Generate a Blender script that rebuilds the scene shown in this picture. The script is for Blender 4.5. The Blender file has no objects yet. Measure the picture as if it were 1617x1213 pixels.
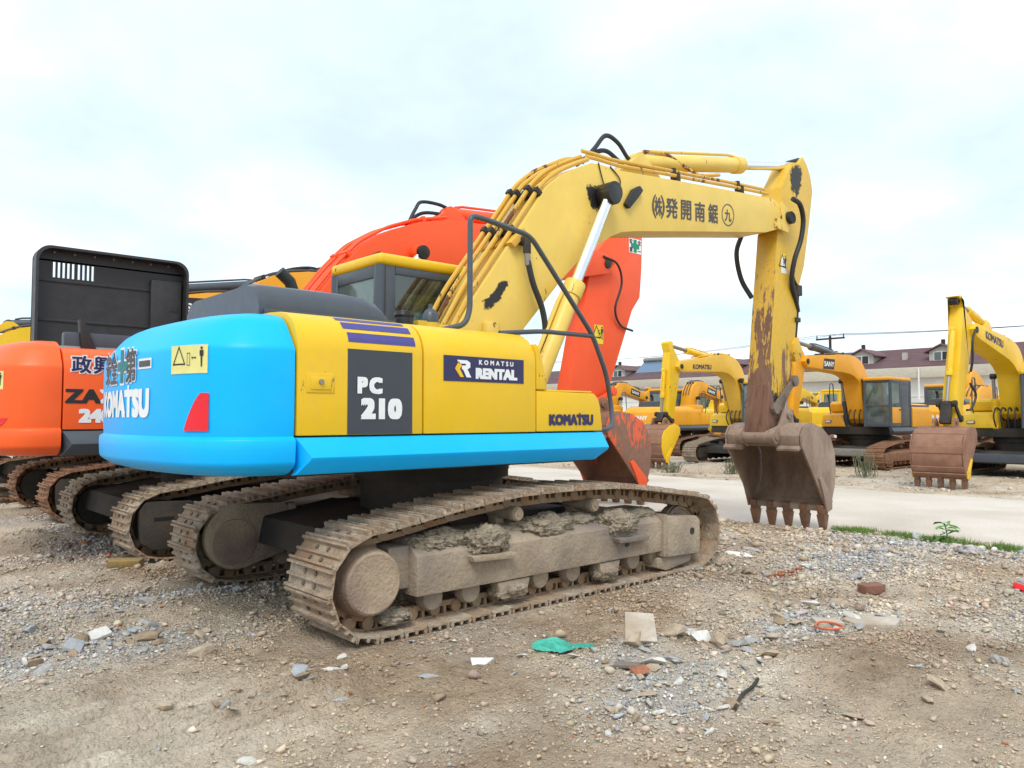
import bpy, bmesh, math, random
import numpy as np
from mathutils import Vector, Matrix, noise as mnoise
R = math.radians
random.seed(7); rng = np.random.default_rng(11)
SC = bpy.context.scene
COL = SC.collection

# ------------------------------------------------------------------ camera, sky, sun, exposure
cam_d = bpy.data.cameras.new('camera'); cam = bpy.data.objects.new('camera', cam_d); COL.objects.link(cam)
cam.location = (-4.30, -5.911, 1.50)
cam.rotation_euler = (R(90 + 2.523), 0, R(48.04 - 90))
cam_d.sensor_width = 36.0; cam_d.lens = 36.0 * 1214 / 1617
cam_d.clip_start = 0.05; cam_d.clip_end = 3000
SC.camera = cam
SUN_EL, SUN_AZ = R(52), R(222)          # direction the light comes from (azimuth counter-clockwise from +X)
sun_d = bpy.data.lights.new('sun', 'SUN'); sun_d.energy = 1.5; sun_d.angle = R(24); sun_d.color = (1.0, 0.955, 0.89)
sun = bpy.data.objects.new('sun', sun_d); COL.objects.link(sun)
sv = Vector((math.cos(SUN_EL) * math.cos(SUN_AZ), math.cos(SUN_EL) * math.sin(SUN_AZ), math.sin(SUN_EL)))
sun.rotation_euler = sv.to_track_quat('Z', 'Y').to_euler(); sun.location = sv * 60
SC.view_settings.view_transform = 'Standard'; SC.view_settings.look = 'None'
SC.view_settings.exposure = 0.63; SC.view_settings.gamma = 1.0
W = bpy.data.worlds.new('World'); SC.world = W; W.use_nodes = True
nt = W.node_tree; nt.nodes.clear()
def wn(t, **k):
    n = nt.nodes.new(t)
    for a, b in k.items(): setattr(n, a, b)
    return n
wout = wn('ShaderNodeOutputWorld'); wbg = wn('ShaderNodeBackground'); sky = wn('ShaderNodeTexSky', sky_type='NISHITA')
sky.sun_disc = False; sky.sun_elevation = SUN_EL; sky.sun_rotation = R(90) - SUN_AZ
sky.air_density = 1.0; sky.dust_density = 2.0; sky.ozone_density = 1.5
tc = wn('ShaderNodeTexCoord'); sep = wn('ShaderNodeSeparateXYZ'); nt.links.new(tc.outputs['Generated'], sep.inputs[0])
def wmath(op, a, b=None, clamp=False):
    n = wn('ShaderNodeMath', operation=op, use_clamp=clamp)
    for i, v in enumerate((a, b)):
        if v is None: continue
        if isinstance(v, (int, float)): n.inputs[i].default_value = v
        else: nt.links.new(v, n.inputs[i])
    return n.outputs[0]
den = wmath('ADD', wmath('MAXIMUM', sep.outputs[2], 0.0), 0.22)
comb = wn('ShaderNodeCombineXYZ')
nt.links.new(wmath('DIVIDE', sep.outputs[0], den), comb.inputs[0]); nt.links.new(wmath('DIVIDE', sep.outputs[1], den), comb.inputs[1])
def wnoise(scale, detail, rough, dist=0.0):
    n = wn('ShaderNodeTexNoise'); n.inputs['Scale'].default_value = scale; n.inputs['Detail'].default_value = detail
    n.inputs['Roughness'].default_value = rough; n.inputs['Distortion'].default_value = dist
    nt.links.new(comb.outputs[0], n.inputs['Vector']); return n.outputs['Fac']
n1 = wnoise(1.15, 7, 0.52, 0.25); n2 = wnoise(3.6, 6, 0.6, 0.2)
mixn = wmath('ADD', wmath('MULTIPLY', n1, 0.82), wmath('MULTIPLY', n2, 0.18))
ramp = wn('ShaderNodeValToRGB'); nt.links.new(mixn, ramp.inputs[0])
ramp.color_ramp.elements[0].position = 0.36; ramp.color_ramp.elements[0].color = (0.535, 0.650, 0.750, 1)
ramp.color_ramp.elements[1].position = 0.66; ramp.color_ramp.elements[1].color = (0.96, 0.98, 0.98, 1)
e = ramp.color_ramp.elements.new(0.50); e.color = (0.655, 0.760, 0.840, 1)
skym = wn('ShaderNodeMix', data_type='RGBA'); skyg = wn('ShaderNodeMix', data_type='RGBA', blend_type='MULTIPLY')
skyg.inputs[0].default_value = 1.0; nt.links.new(sky.outputs[0], skyg.inputs[6]); skyg.inputs[7].default_value = (0.11, 0.11, 0.11, 1)
nt.links.new(wmath('MULTIPLY', mixn, 0.25), skym.inputs[0]); skym.inputs[0].default_value = 0.9
nt.links.new(wmath('ADD', wmath('MULTIPLY', mixn, 0.3), 0.78, True), skym.inputs[0])
nt.links.new(skyg.outputs[2], skym.inputs[6]); nt.links.new(ramp.outputs[0], skym.inputs[7])
nt.links.new(skym.outputs[2], wbg.inputs[0]); wbg.inputs[1].default_value = 1.0
nt.links.new(wbg.outputs[0], wout.inputs[0])

# ------------------------------------------------------------------ mesh helpers
class MB:
    def __init__(s): s.v = []; s.f = []
    def add(s, vs, fs):
        o = len(s.v); s.v += [tuple(v) for v in vs]; s.f += [tuple(i + o for i in f) for f in fs]; return s
    def box(s, x0, x1, y0, y1, z0, z1):
        vs = [(x, y, z) for x in (x0, x1) for y in (y0, y1) for z in (z0, z1)]
        return s.add(vs, [(0, 1, 3, 2), (4, 6, 7, 5), (0, 4, 5, 1), (2, 3, 7, 6), (0, 2, 6, 4), (1, 5, 7, 3)])
    def prism(s, poly, y0, y1):
        n = len(poly)
        a = sum(poly[i][0] * poly[(i + 1) % n][1] - poly[(i + 1) % n][0] * poly[i][1] for i in range(n))
        if a < 0: poly = poly[::-1]
        vs = [(x, y0, z) for x, z in poly] + [(x, y1, z) for x, z in poly]
        fs = [tuple(range(n)), tuple(range(2 * n - 1, n - 1, -1))]
        fs += [(i, i + n, (i + 1) % n + n, (i + 1) % n) for i in range(n)]
        return s.add(vs, fs)
    def prism_x(s, poly, x0, x1):          # poly in (y, z)
        m = MB().prism([(y, z) for y, z in poly], x0, x1)
        return s.add([(y, x, z) for x, y, z in m.v], [f[::-1] for f in m.f])
    def prism_z(s, poly, z0, z1):          # poly in (x, y)
        m = MB().prism(poly, z0, z1)
        return s.add([(x, z, y) for x, y, z in m.v], [f[::-1] for f in m.f])
    def cyl(s, p0, p1, r0, r1=None, n=16, caps=True):
        r1 = r0 if r1 is None else r1
        p0 = Vector(p0); p1 = Vector(p1); d = (p1 - p0).normalized()
        a = d.orthogonal().normalized(); b = d.cross(a)
        vs = []
        for p, r in ((p0, r0), (p1, r1)):
            vs += [p + (a * math.cos(2 * math.pi * i / n) + b * math.sin(2 * math.pi * i / n)) * r for i in range(n)]
        fs = [(i, (i + 1) % n, (i + 1) % n + n, i + n) for i in range(n)]
        if caps: fs += [tuple(range(n))[::-1], tuple(range(n, 2 * n))]
        return s.add(vs, fs)
    def tube(s, pts, r, n=8, smooth=0):
        pts = [Vector(p) for p in pts]
        if smooth: pts = catmull(pts, smooth)
        t0 = (pts[1] - pts[0]).normalized(); a = t0.orthogonal().normalized(); vs = []; m = len(pts)
        for i, p in enumerate(pts):
            t = (pts[min(i + 1, m - 1)] - pts[max(i - 1, 0)]).normalized()
            a = (a - t * a.dot(t)).normalized(); b = t.cross(a)
            vs += [p + (a * math.cos(2 * math.pi * k / n) + b * math.sin(2 * math.pi * k / n)) * r for k in range(n)]
        fs = [(i * n + k, i * n + (k + 1) % n, (i + 1) * n + (k + 1) % n, (i + 1) * n + k) for i in range(m - 1) for k in range(n)]
        fs += [tuple(range(n))[::-1], tuple(range((m - 1) * n, m * n))]
        return s.add(vs, fs)
    def revolve(s, prof, c, axis='y', n=24):   # prof: (radius, along) ; closed ends capped
        vs = []; k = len(prof)
        for i in range(n):
            th = 2 * math.pi * i / n
            for r, h in prof:
                p = (r * math.cos(th), h, r * math.sin(th)) if axis == 'y' else (r * math.cos(th), r * math.sin(th), h)
                vs.append((c[0] + p[0], c[1] + p[1], c[2] + p[2]))
        fs = []
        for i in range(n):
            j = (i + 1) % n
            for q in range(k - 1): fs.append((i * k + q, i * k + q + 1, j * k + q + 1, j * k + q))
        fs.append(tuple(i * k for i in range(n))); fs.append(tuple(i * k + k - 1 for i in range(n))[::-1])
        return s.add(vs, fs)
    def mesh(s, name, bevel=0, seg=2, smooth=35, ang=28):
        me = bpy.data.meshes.new(name); me.from_pydata(s.v, [], s.f)
        bm = bmesh.new(); bm.from_mesh(me)
        bmesh.ops.recalc_face_normals(bm, faces=bm.faces)
        if bevel:
            es = [e for e in bm.edges if len(e.link_faces) == 2 and e.calc_face_angle(0) > R(ang)]
            bmesh.ops.bevel(bm, geom=es, offset=bevel, segments=seg, profile=0.6, affect='EDGES', clamp_overlap=True)
        bm.to_mesh(me); bm.free()
        if smooth:
            me.shade_smooth(); me.set_sharp_from_angle(angle=R(smooth))
        return me
    def obj(s, name, mat, parent=None, bevel=0, seg=2, smooth=35, ang=28):
        return put(name, s.mesh(name, bevel, seg, smooth, ang), mat, parent)
def put(name, me, mat=None, parent=None):
    if mat is not None and not me.materials: me.materials.append(mat)
    o = bpy.data.objects.new(name, me); COL.objects.link(o)
    if parent: o.parent = parent
    return o
def empty(name, loc, rz=0, sc=1.0):
    o = bpy.data.objects.new(name, None); COL.objects.link(o); o.location = loc; o.rotation_euler[2] = rz; o.scale = (sc,) * 3; return o
def tag(o, label=None, cat=None, group=None, kind=None):
    if label: o['label'] = label
    if cat: o['category'] = cat
    if group: o['group'] = group
    if kind: o['kind'] = kind
    return o
def catmull(P, k):
    P = [P[0] * 2 - P[1]] + P + [P[-1] * 2 - P[-2]]; out = []
    for i in range(1, len(P) - 2):
        a, b, c, d = P[i - 1:i + 3]
        for j in range(k):
            t = j / k
            out.append(0.5 * ((2 * b) + (c - a) * t + (2 * a - 5 * b + 4 * c - d) * t * t + (3 * b - a - 3 * c + d) * t ** 3))
    out.append(P[-2]); return out
def fillet(P, r, k=4):
    P = [Vector(p) for p in P]; out = [P[0]]
    for i in range(1, len(P) - 1):
        a, b, c = P[i - 1], P[i], P[i + 1]
        u = (a - b); v = (c - b); q = min(r, u.length * .45, v.length * .45)
        s0 = b + u.normalized() * q; s1 = b + v.normalized() * q
        for j in range(k + 1):
            t = j / k; out.append(s0 * (1 - t) ** 2 + b * 2 * t * (1 - t) + s1 * t * t)
    out.append(P[-1]); return out
def rrect(x0, x1, z0, z1, r, k=5):
    out = []
    for cx, cz, a0 in ((x1 - r, z1 - r, 0), (x0 + r, z1 - r, 90), (x0 + r, z0 + r, 180), (x1 - r, z0 + r, 270)):
        out += [(cx + r * math.cos(R(a0 + 90 * j / k)), cz + r * math.sin(R(a0 + 90 * j / k))) for j in range(k + 1)]
    return out
_tc = {}
def text2d(body, h, bold=0.012, xs=1.0, sp=1.0):
    """flat lettering, glyph box h high, centred on 0,0; weight comes from shifted copies, each a hair in front of the last"""
    key = (body, sp)
    if key not in _tc:
        cu = bpy.data.curves.new('t', 'FONT'); cu.body = body; cu.size = 1; cu.align_x = 'CENTER'
        cu.space_character = sp; cu.resolution_u = 3
        o = bpy.data.objects.new('t', cu); me = bpy.data.meshes.new_from_object(o)
        vs = np.array([v.co[:2] for v in me.vertices]); fs = [tuple(p.vertices) for p in me.polygons]
        bpy.data.objects.remove(o); bpy.data.curves.remove(cu); bpy.data.meshes.remove(me)
        vs -= (vs.min(0) + vs.max(0)) / 2
        _tc[key] = (vs, fs)
    vs, fs = _tc[key]; k = 1.0 / (vs[:, 1].max() - vs[:, 1].min() + 2 * bold)
    if bold <= 0: offs = [(0, 0)]
    else: offs = [(0, 0)] + [(bold * i, bold * j * .8) for i in (-1, 0, 1) for j in (-1, 0, 1) if i or j]
    V = []; F = []
    for i, (a, b) in enumerate(offs):
        V.append(np.column_stack([(vs[:, 0] + a) * k * h * xs, (vs[:, 1] + b) * k * h, np.full(len(vs), i * .00022)])); F += [tuple(q + i * len(vs) for q in f) for f in fs]
    return np.concatenate(V), F
def decal(name, data, fn, mat, parent):
    vs, fs = data; out = []
    for r in vs:
        u, v = float(r[0]), float(r[1]); p = Vector(fn(u, v))
        if len(r) > 2 and r[2] > 0:
            p = p + (Vector(fn(u + .004, v)) - p).cross(Vector(fn(u, v + .004)) - p).normalized() * float(r[2])
        out.append(p)
    me = bpy.data.meshes.new(name); me.from_pydata(out, [], fs)
    return put(name, me, mat, parent)
def komatsu(h, xs=1.1):
    """heavy seven-letter logo with the small raised block between T and S"""
    V, F = text2d('KOMATSU', h, .075, xs, 1.06); w = V[:, 0].max(); n = len(V)
    q = np.array([(w * .335 + dx * h * .16, h * .42 + dz * h * .20, .002) for dx, dz in ((0, 0), (1, 0), (1, 1), (0, 1))])
    return np.concatenate([V, q]), F + [(n, n + 1, n + 2, n + 3)]
def quad2d(w, h, nx=1, nz=1):
    vs = np.array([((i / nx - .5) * w, (j / nz - .5) * h) for j in range(nz + 1) for i in range(nx + 1)])
    return vs, [(j * (nx + 1) + i, j * (nx + 1) + i + 1, (j + 1) * (nx + 1) + i + 1, (j + 1) * (nx + 1) + i) for j in range(nz) for i in range(nx)]
def poly2d(pts): return np.array(pts, float), [tuple(range(len(pts)))]
def right_side(x0, z0, y):      # on a face that looks to -Y (machine's right)
    return lambda u, v: (x0 + u, y, z0 + v)
def left_side(x0, z0, y, dx=1.0, dz=0.0):
    return lambda u, v: (x0 - u * dx, y, z0 + v - u * dz)

# ------------------------------------------------------------------ materials
def mat_new(name):
    m = bpy.data.materials.new(name); m.use_nodes = True; t = m.node_tree; b = t.nodes['Principled BSDF']; return m, t, b
def nd(t, typ, **k):
    n = t.nodes.new(typ)
    for a, b in k.items():
        if a in n.inputs: n.inputs[a].default_value = b
        else: setattr(n, a, b)
    return n
def tnoise(t, vec, scale, detail=4, rough=.55, out='Fac', dist=0):
    n = nd(t, 'ShaderNodeTexNoise'); n.inputs['Scale'].default_value = scale; n.inputs['Detail'].default_value = detail
    n.inputs['Roughness'].default_value = rough; n.inputs['Distortion'].default_value = dist
    t.links.new(vec, n.inputs['Vector']); return n.outputs[out]
def tramp(t, fac, p0, p1, c0=0., c1=1.):
    n = nd(t, 'ShaderNodeMapRange'); n.inputs[1].default_value = p0; n.inputs[2].default_value = p1
    n.inputs[3].default_value = c0; n.inputs[4].default_value = c1; t.links.new(fac, n.inputs[0]); return n.outputs[0]
def tmix(t, fac, a, b, blend='MIX'):
    n = nd(t, 'ShaderNodeMix', data_type='RGBA', blend_type=blend)
    for i, v in ((0, fac), (6, a), (7, b)):
        if isinstance(v, (int, float)): n.inputs[i].default_value = v
        elif isinstance(v, tuple): n.inputs[i].default_value = (*v[:3], 1)
        else: t.links.new(v, n.inputs[i])
    return n.outputs[2]
def tbump(t, b, h, strength, dist=0.01):
    n = nd(t, 'ShaderNodeBump'); n.inputs['Strength'].default_value = strength; n.inputs['Distance'].default_value = dist
    t.links.new(h, n.inputs['Height']); t.links.new(n.outputs[0], b.inputs['Normal']); return n
def coords(t, scale=(1, 1, 1), kind='Object'):
    c = nd(t, 'ShaderNodeTexCoord'); mp = nd(t, 'ShaderNodeMapping'); mp.inputs['Scale'].default_value = scale
    oi = nd(t, 'ShaderNodeObjectInfo'); sc_ = nd(t, 'ShaderNodeVectorMath', operation='SCALE'); sc_.inputs[0].default_value = (17.3, 9.1, 23.7)
    t.links.new(oi.outputs['Random'], sc_.inputs['Scale']); va = nd(t, 'ShaderNodeVectorMath', operation='ADD')
    t.links.new(c.outputs[kind], va.inputs[0]); t.links.new(sc_.outputs[0], va.inputs[1])
    t.links.new(va.outputs[0], mp.inputs[0]); return mp.outputs[0]
DUST = (0.36, 0.28, 0.19)
def paint(name, col, rough=.34, dust_haze=.25, chips=0.0, rust=(0.10, 0.045, 0.022), streak=0.35, coat=0.10, var=.12, metal=0, spec=.35):
    m, t, b = mat_new(name); v = coords(t); vs = coords(t, (1, 1, .22))
    n1 = tnoise(t, v, 1.7, 5, .6); n2 = tnoise(t, v, 14, 6, .65); n3 = tnoise(t, vs, 9, 5, .6)
    base = tmix(t, tramp(t, n1, .3, .7), tuple(c * (1 - var) for c in col), tuple(min(1, c * (1 + var * .5)) for c in col))
    d1 = nd(t, 'ShaderNodeMath', operation='MULTIPLY'); t.links.new(tramp(t, n1, .42, .75), d1.inputs[0]); t.links.new(tramp(t, n2, .35, .7), d1.inputs[1])
    d2 = nd(t, 'ShaderNodeMath', operation='ADD'); t.links.new(d1.outputs[0], d2.inputs[0])
    d2b = nd(t, 'ShaderNodeMath', operation='MULTIPLY'); t.links.new(tramp(t, n3, .50, .80), d2b.inputs[0]); d2b.inputs[1].default_value = streak
    t.links.new(d2b.outputs[0], d2.inputs[1])
    d3 = nd(t, 'ShaderNodeMath', operation='MULTIPLY', use_clamp=True); t.links.new(d2.outputs[0], d3.inputs[0]); d3.inputs[1].default_value = dust_haze
    c = tmix(t, d3.outputs[0], base, DUST)
    r = tramp(t, d3.outputs[0], 0, .6, rough, .8)
    if chips:
        nc = tnoise(t, coords(t, (1, 1, .35)), 11, 8, .72, dist=.6); nl = tnoise(t, v, 1.1, 3, .5)
        ad = nd(t, 'ShaderNodeMath', operation='ADD'); t.links.new(nc, ad.inputs[0]); t.links.new(tramp(t, nl, .3, .7, -.12, .12), ad.inputs[1])
        cm = tramp(t, ad.outputs[0], .72 - chips * .35, .735 - chips * .35)
        c = tmix(t, cm, c, tmix(t, n2, rust, tuple(x * 2.1 for x in rust)))
        r2 = nd(t, 'ShaderNodeMix', data_type='FLOAT'); t.links.new(cm, r2.inputs[0]); t.links.new(r, r2.inputs[2]); r2.inputs[3].default_value = .85; r = r2.outputs[0]
    t.links.new(c, b.inputs['Base Color']); t.links.new(r, b.inputs['Roughness'])
    b.inputs['Coat Weight'].default_value = coat; b.inputs['Coat Roughness'].default_value = .3; b.inputs['Metallic'].default_value = metal; b.inputs['Specular IOR Level'].default_value = spec
    tbump(t, b, n2, .06, .01)
    return m
def rough_mat(name, cols, scale=6, rough=.9, bump=.4, fine=40, metal=0, stretch=(1, 1, 1), dist=.02):
    """mud, rust, stone: three colours blended by noise, with relief"""
    m, t, b = mat_new(name); v = coords(t, stretch)
    n1 = tnoise(t, v, scale, 7, .62, dist=.1); n2 = tnoise(t, v, fine, 4, .6); n3 = tnoise(t, v, scale * .33, 3, .5)
    c = tmix(t, tramp(t, n1, .35, .65), cols[0], cols[1])
    c = tmix(t, tramp(t, n3, .45, .68), c, cols[2])
    c = tmix(t, tramp(t, n2, .45, .8, 0, .45), c, tuple(x * .55 for x in cols[0]))
    t.links.new(c, b.inputs['Base Color']); b.inputs['Roughness'].default_value = rough; b.inputs['Metallic'].default_value = metal
    nb = tnoise(t, v, scale * 1.7, 5, .55); ad = nd(t, 'ShaderNodeMath', operation='ADD'); t.links.new(nb, ad.inputs[0]); t.links.new(n2, ad.inputs[1])
    tbump(t, b, ad.outputs[0], bump, dist)
    return m
def plain(name, col, rough=.5, metal=0, var=.1, bump=.05, coat=0):
    m, t, b = mat_new(name); v = coords(t); n = tnoise(t, v, 9, 5, .6)
    t.links.new(tmix(t, tramp(t, n, .3, .7), tuple(c * (1 - var) for c in col), tuple(min(1, c * (1 + var)) for c in col)), b.inputs['Base Color'])
    t.links.new(tramp(t, n, .3, .75, rough * .85, min(1, rough * 1.2)), b.inputs['Roughness'])
    b.inputs['Metallic'].default_value = metal; b.inputs['Coat Weight'].default_value = coat
    if bump: tbump(t, b, n, bump, .01)
    return m
def glass_mat(name, tint, dust_haze=(.06, .20)):
    m, t, b = mat_new(name); t.nodes.remove(b)
    tr = nd(t, 'ShaderNodeBsdfTransparent'); tr.inputs[0].default_value = (*tint, 1)
    gl = nd(t, 'ShaderNodeBsdfGlossy'); gl.inputs['Roughness'].default_value = .04; gl.inputs[0].default_value = (.9, .95, .95, 1)
    fr = nd(t, 'ShaderNodeFresnel'); fr.inputs[0].default_value = 1.5
    ms = nd(t, 'ShaderNodeMixShader'); t.links.new(tramp(t, fr.outputs[0], 0, 1, .05, .95), ms.inputs[0])
    t.links.new(tr.outputs[0], ms.inputs[1]); t.links.new(gl.outputs[0], ms.inputs[2])
    df = nd(t, 'ShaderNodeBsdfDiffuse'); df.inputs[0].default_value = (.62, .72, .72, 1); m2 = nd(t, 'ShaderNodeMixShader')  # pale teal haze painted into the glass to brighten the cab windows
    t.links.new(tramp(t, tnoise(t, coords(t), 3, 5, .6), .35, .75, *dust_haze), m2.inputs[0]); t.links.new(ms.outputs[0], m2.inputs[1]); t.links.new(df.outputs[0], m2.inputs[2])
    t.links.new(m2.outputs[0], t.nodes['Material Output'].inputs[0]); return m
M = {}
M['blue'] = paint('blue_paint', (0.0, 0.445, 0.97), .42, .05, streak=.2, var=.04, coat=.03, spec=.22)
M['yellow'] = paint('yellow_paint', (0.79, 0.49, 0.010), .40, .20, chips=.10, var=.07)
M['boomy'] = paint('faded_yellow_paint', (0.78, 0.545, 0.105), .42, .18, chips=.13, streak=.5)
M['army'] = paint('worn_yellow_paint', (0.70, 0.42, 0.03), .45, .3, chips=.50, rust=(0.085, 0.035, 0.022))
M['pipey'] = paint('pipe_yellow_paint', (0.68, 0.40, 0.055), .45, .3, chips=.36)
M['orange'] = paint('orange_red_paint', (0.88, 0.095, 0.018), .42, .10, var=.06, coat=.03)
M['cworange'] = paint('orange_body_paint', (0.90, 0.115, 0.016), .40, .08, var=.06, coat=.05)
M['sany'] = paint('amber_paint', (0.80, 0.35, 0.008), .42, .26, chips=.06)
M['byel'] = paint('bright_yellow_paint', (0.80, 0.50, 0.010), .42, .24, chips=.06)
M['byel2'] = paint('pale_yellow_paint', (0.78, 0.47, 0.05), .42, .2)
M['charcoal'] = plain('charcoal_plastic', (0.052, 0.062, 0.078), .42, coat=.1)
M['greyp'] = plain('slate_grey_paint', (0.058, 0.070, 0.088), .38, coat=.1)
M['lid'] = plain('matt_black_plastic', (0.026, 0.025, 0.027), .5, var=.3)
M['rubber'] = plain('black_rubber', (0.018, 0.018, 0.018), .55)
M['dark'] = rough_mat('shaded_greasy_steel', ((.020, .018, .016), (.036, .031, .026), (.065, .050, .038)), 5, .8, .3)  # greasy steel, colour lowered further to paint in shade around the turntable
M['grease'] = plain('black_grease', (0.012, 0.011, 0.010), .35, bump=.4)
M['chrome'] = plain('chrome', (0.80, 0.80, 0.80), .16, 1.0, .04, .01)
M['steel'] = plain('dull_steel', (0.30, 0.28, 0.26), .45, .7)
M['shoe'] = rough_mat('muddy_track_steel', ((.29, .22, .155), (.50, .41, .31), (.34, .21, .12)), 7, .82, .7, dist=.03)
M['shoer'] = rough_mat('rusty_track_steel', ((.21, .10, .055), (.31, .175, .10), (.27, .12, .06)), 5, .85, .45)
M['link'] = rough_mat('dusty_track_link', ((.27, .19, .12), (.36, .27, .18), (.28, .15, .07)), 6, .85, .4)
M['mudframe'] = rough_mat('dried_mud_coat', ((.33, .255, .175), (.45, .36, .26), (.20, .165, .145)), 4, .93, .5, 36, dist=.025)
M['bolt'] = rough_mat('muddy_bolt', ((.15, .115, .085), (.24, .19, .14), (.10, .08, .06)), 20, .85, .3)
M['mud'] = rough_mat('mud_clods', ((.40, .325, .235), (.52, .43, .32), (.45, .37, .265)), 9, .96, 1.0, 45, dist=.05)
M['rustdisc'] = rough_mat('rusty_mud_disc', ((.35, .26, .18), (.43, .33, .23), (.22, .145, .125)), 6, .9, .5, 40, dist=.025)
M['darkframe'] = rough_mat('shaded_undercarriage', ((.020, .018, .017), (.034, .030, .026), (.075, .058, .042)), 3, .85, .3)  # dark frame colour, deepened to put the shade under the machine into it
M['bucket'] = rough_mat('rusty_bucket_steel', ((.19, .125, .090), (.38, .285, .205), (.29, .205, .155)), 3.2, .66, .4, 35, stretch=(1, 1, .45))
M['bucketo'] = rough_mat('red_rust_bucket', ((.24, .105, .06), (.30, .165, .105), (.20, .10, .065)), 3.5, .75, .35)
M['bucketred'] = rough_mat('dried_red_clay', ((.25, .125, .08), (.33, .18, .12), (.21, .10, .065)), 4, .9, .5)
M['tooth'] = rough_mat('rusty_tooth', ((.12, .065, .042), (.21, .115, .07), (.27, .13, .06)), 6, .65, .4)
M['white'] = plain('white_print', (0.78, 0.79, 0.80), .5, 0, .04, 0)
M['navy'] = plain('navy_print', (0.022, 0.020, 0.085), .4, 0, .08, 0)
M['purple'] = plain('violet_stripe', (0.060, 0.050, 0.235), .4, 0, .08, 0)
M['panelk'] = plain('slate_print', (0.040, 0.047, 0.060), .4, 0, .08, 0)
M['black'] = plain('black_print', (0.018, 0.018, 0.020), .5, 0, .05, 0)
M['ink'] = plain('grey_print', (0.07, 0.065, 0.07), .55, 0, .1, 0)
M['red'] = plain('red_reflector', (0.75, 0.008, 0.02), .3, 0, .05, 0)
M['sticker'] = plain('pale_yellow_sticker', (0.72, 0.66, 0.24), .5, 0, .06, 0)
M['sticky'] = plain('yellow_sticker', (0.78, 0.58, 0.02), .5, 0, .06, 0)
M['green'] = plain('green_print', (0.0, 0.24, 0.13), .5, 0, .05, 0)
M['teal'] = plain('teal_print', (0.0, 0.17, 0.20), .5, 0, .05, 0)
M['amberp'] = plain('amber_print', (0.85, 0.48, 0.01), .5, 0, .05, 0)
M['lamp'] = plain('lamp_lens', (0.70, 0.68, 0.62), .15, 0, .05, 0)
M['glass'] = glass_mat('green_tinted_glass', (0.62, 0.78, 0.74))
M['glassd'] = glass_mat('dark_tinted_glass', (0.36, 0.44, 0.44), (.01, .05))
M['seat'] = plain('seat_cloth', (0.05, 0.035, 0.03), .9)
M['skirtd'] = plain('dark_slate_skirt', (0.05, 0.062, 0.078), .42)

# ------------------------------------------------------------------ ground
def vnoise(x, y, seed):
    xi = np.floor(x).astype(np.int64); yi = np.floor(y).astype(np.int64); fx = x - xi; fy = y - yi
    fx = fx * fx * (3 - 2 * fx); fy = fy * fy * (3 - 2 * fy)
    def h(a, b):
        n = (a * 374761393 + b * 668265263 + seed * 974711) & 0xFFFFFFFF
        n = ((n ^ (n >> 13)) * 1274126177) & 0xFFFFFFFF
        return ((n ^ (n >> 16)) & 0xFFFF) / 65535.0
    return (h(xi, yi) * (1 - fx) + h(xi + 1, yi) * fx) * (1 - fy) + (h(xi, yi + 1) * (1 - fx) + h(xi + 1, yi + 1) * fx) * fy
def fbm(x, y, s, o, seed, g=.5):
    a = 1; tot = 0; out = 0
    for i in range(o):
        out = out + a * vnoise(x * s, y * s, seed + i * 17); tot += a; a *= g; s *= 2.03
    return out / tot
def sstep(a, b, x):
    t = np.clip((x - a) / (b - a), 0, 1); return t * t * (3 - 2 * t)
def gauss(x, y, cx, cy, rx, ry=None):
    ry = ry or rx; return np.exp(-((x - cx) / rx) ** 2 - ((y - cy) / ry) ** 2)
TRACKS = [(-1.49, -.89), (.89, 1.49), (2.46, 3.06), (4.84, 5.44), (6.41, 7.01), (8.79, 9.39)]
MOUNDS = [(-2.44, -1.9, .30, .11), (-2.9, -.45, .45, .07), (-.25, -2.85, .35, .08), (2.5, -1.35, .35, .10), (.4, -3.95, .45, .08),
          (-1.7, -2.6, .5, .05), (-2.0, .4, .4, .05), (5.5, -2.6, .5, .03), (3.5, -3.2, .8, .05), (-3.3, .9, .5, .06), (1.2, -2.3, .4, .05)]
def height(x, y):
    x = np.asarray(x, float); y = np.asarray(y, float)
    base = -.10 * sstep(3.4, 6.4, x) - .05 * sstep(6.2, 6.6, x) - .06 * sstep(13.4, 15.5, x)
    base = base - .02 * sstep(-2.5, -6, y)
    amp = np.ones_like(x)
    for a, b in TRACKS:
        m = (sstep(a - .12, a + .03, y) - sstep(b - .03, b + .12, y)) * (sstep(-2.05, -1.8, x) - sstep(2.4, 2.7, x)); amp = amp * (1 - .95 * m)
    for px, py, rr in ((6.6, 0, .9),):
        amp = amp * (1 - .6 * gauss(x, y, px, py, rr))
    road = sstep(6.3, 6.6, x) - sstep(13.5, 13.9, x)
    n = (fbm(x, y, .5, 3, 3) - .5) * .10 + (fbm(x, y, 2.2, 4, 9) - .5) * .085 + (np.abs(fbm(x, y, 6.5, 3, 21) - .5)) * .05 + (fbm(x, y, 13, 3, 33) - .5) * .045
    for cx, cy, r, h in MOUNDS: n = n + h * gauss(x, y, cx, cy, r) * (.6 + .8 * fbm(x, y, 7, 3, 40))
    # crawler prints: ridges across a rut in the near left of the yard
    ry = y + 1.95 + .10 * (x + 3)
    rut = gauss(x, y, -3.0, -2.0, 1.6, .75)
    n = n * (1 - .5 * rut) - .02 * rut + rut * .030 * np.sin((y + .06 * x + .07 * fbm(x, y, 1.1, 2, 88)) * 2 * math.pi / .135) * (.3 + 1.1 * fbm(x, y, 1.5, 2, 77))
    return base + n * amp * (1 - .97 * road) - .012 * road
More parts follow.
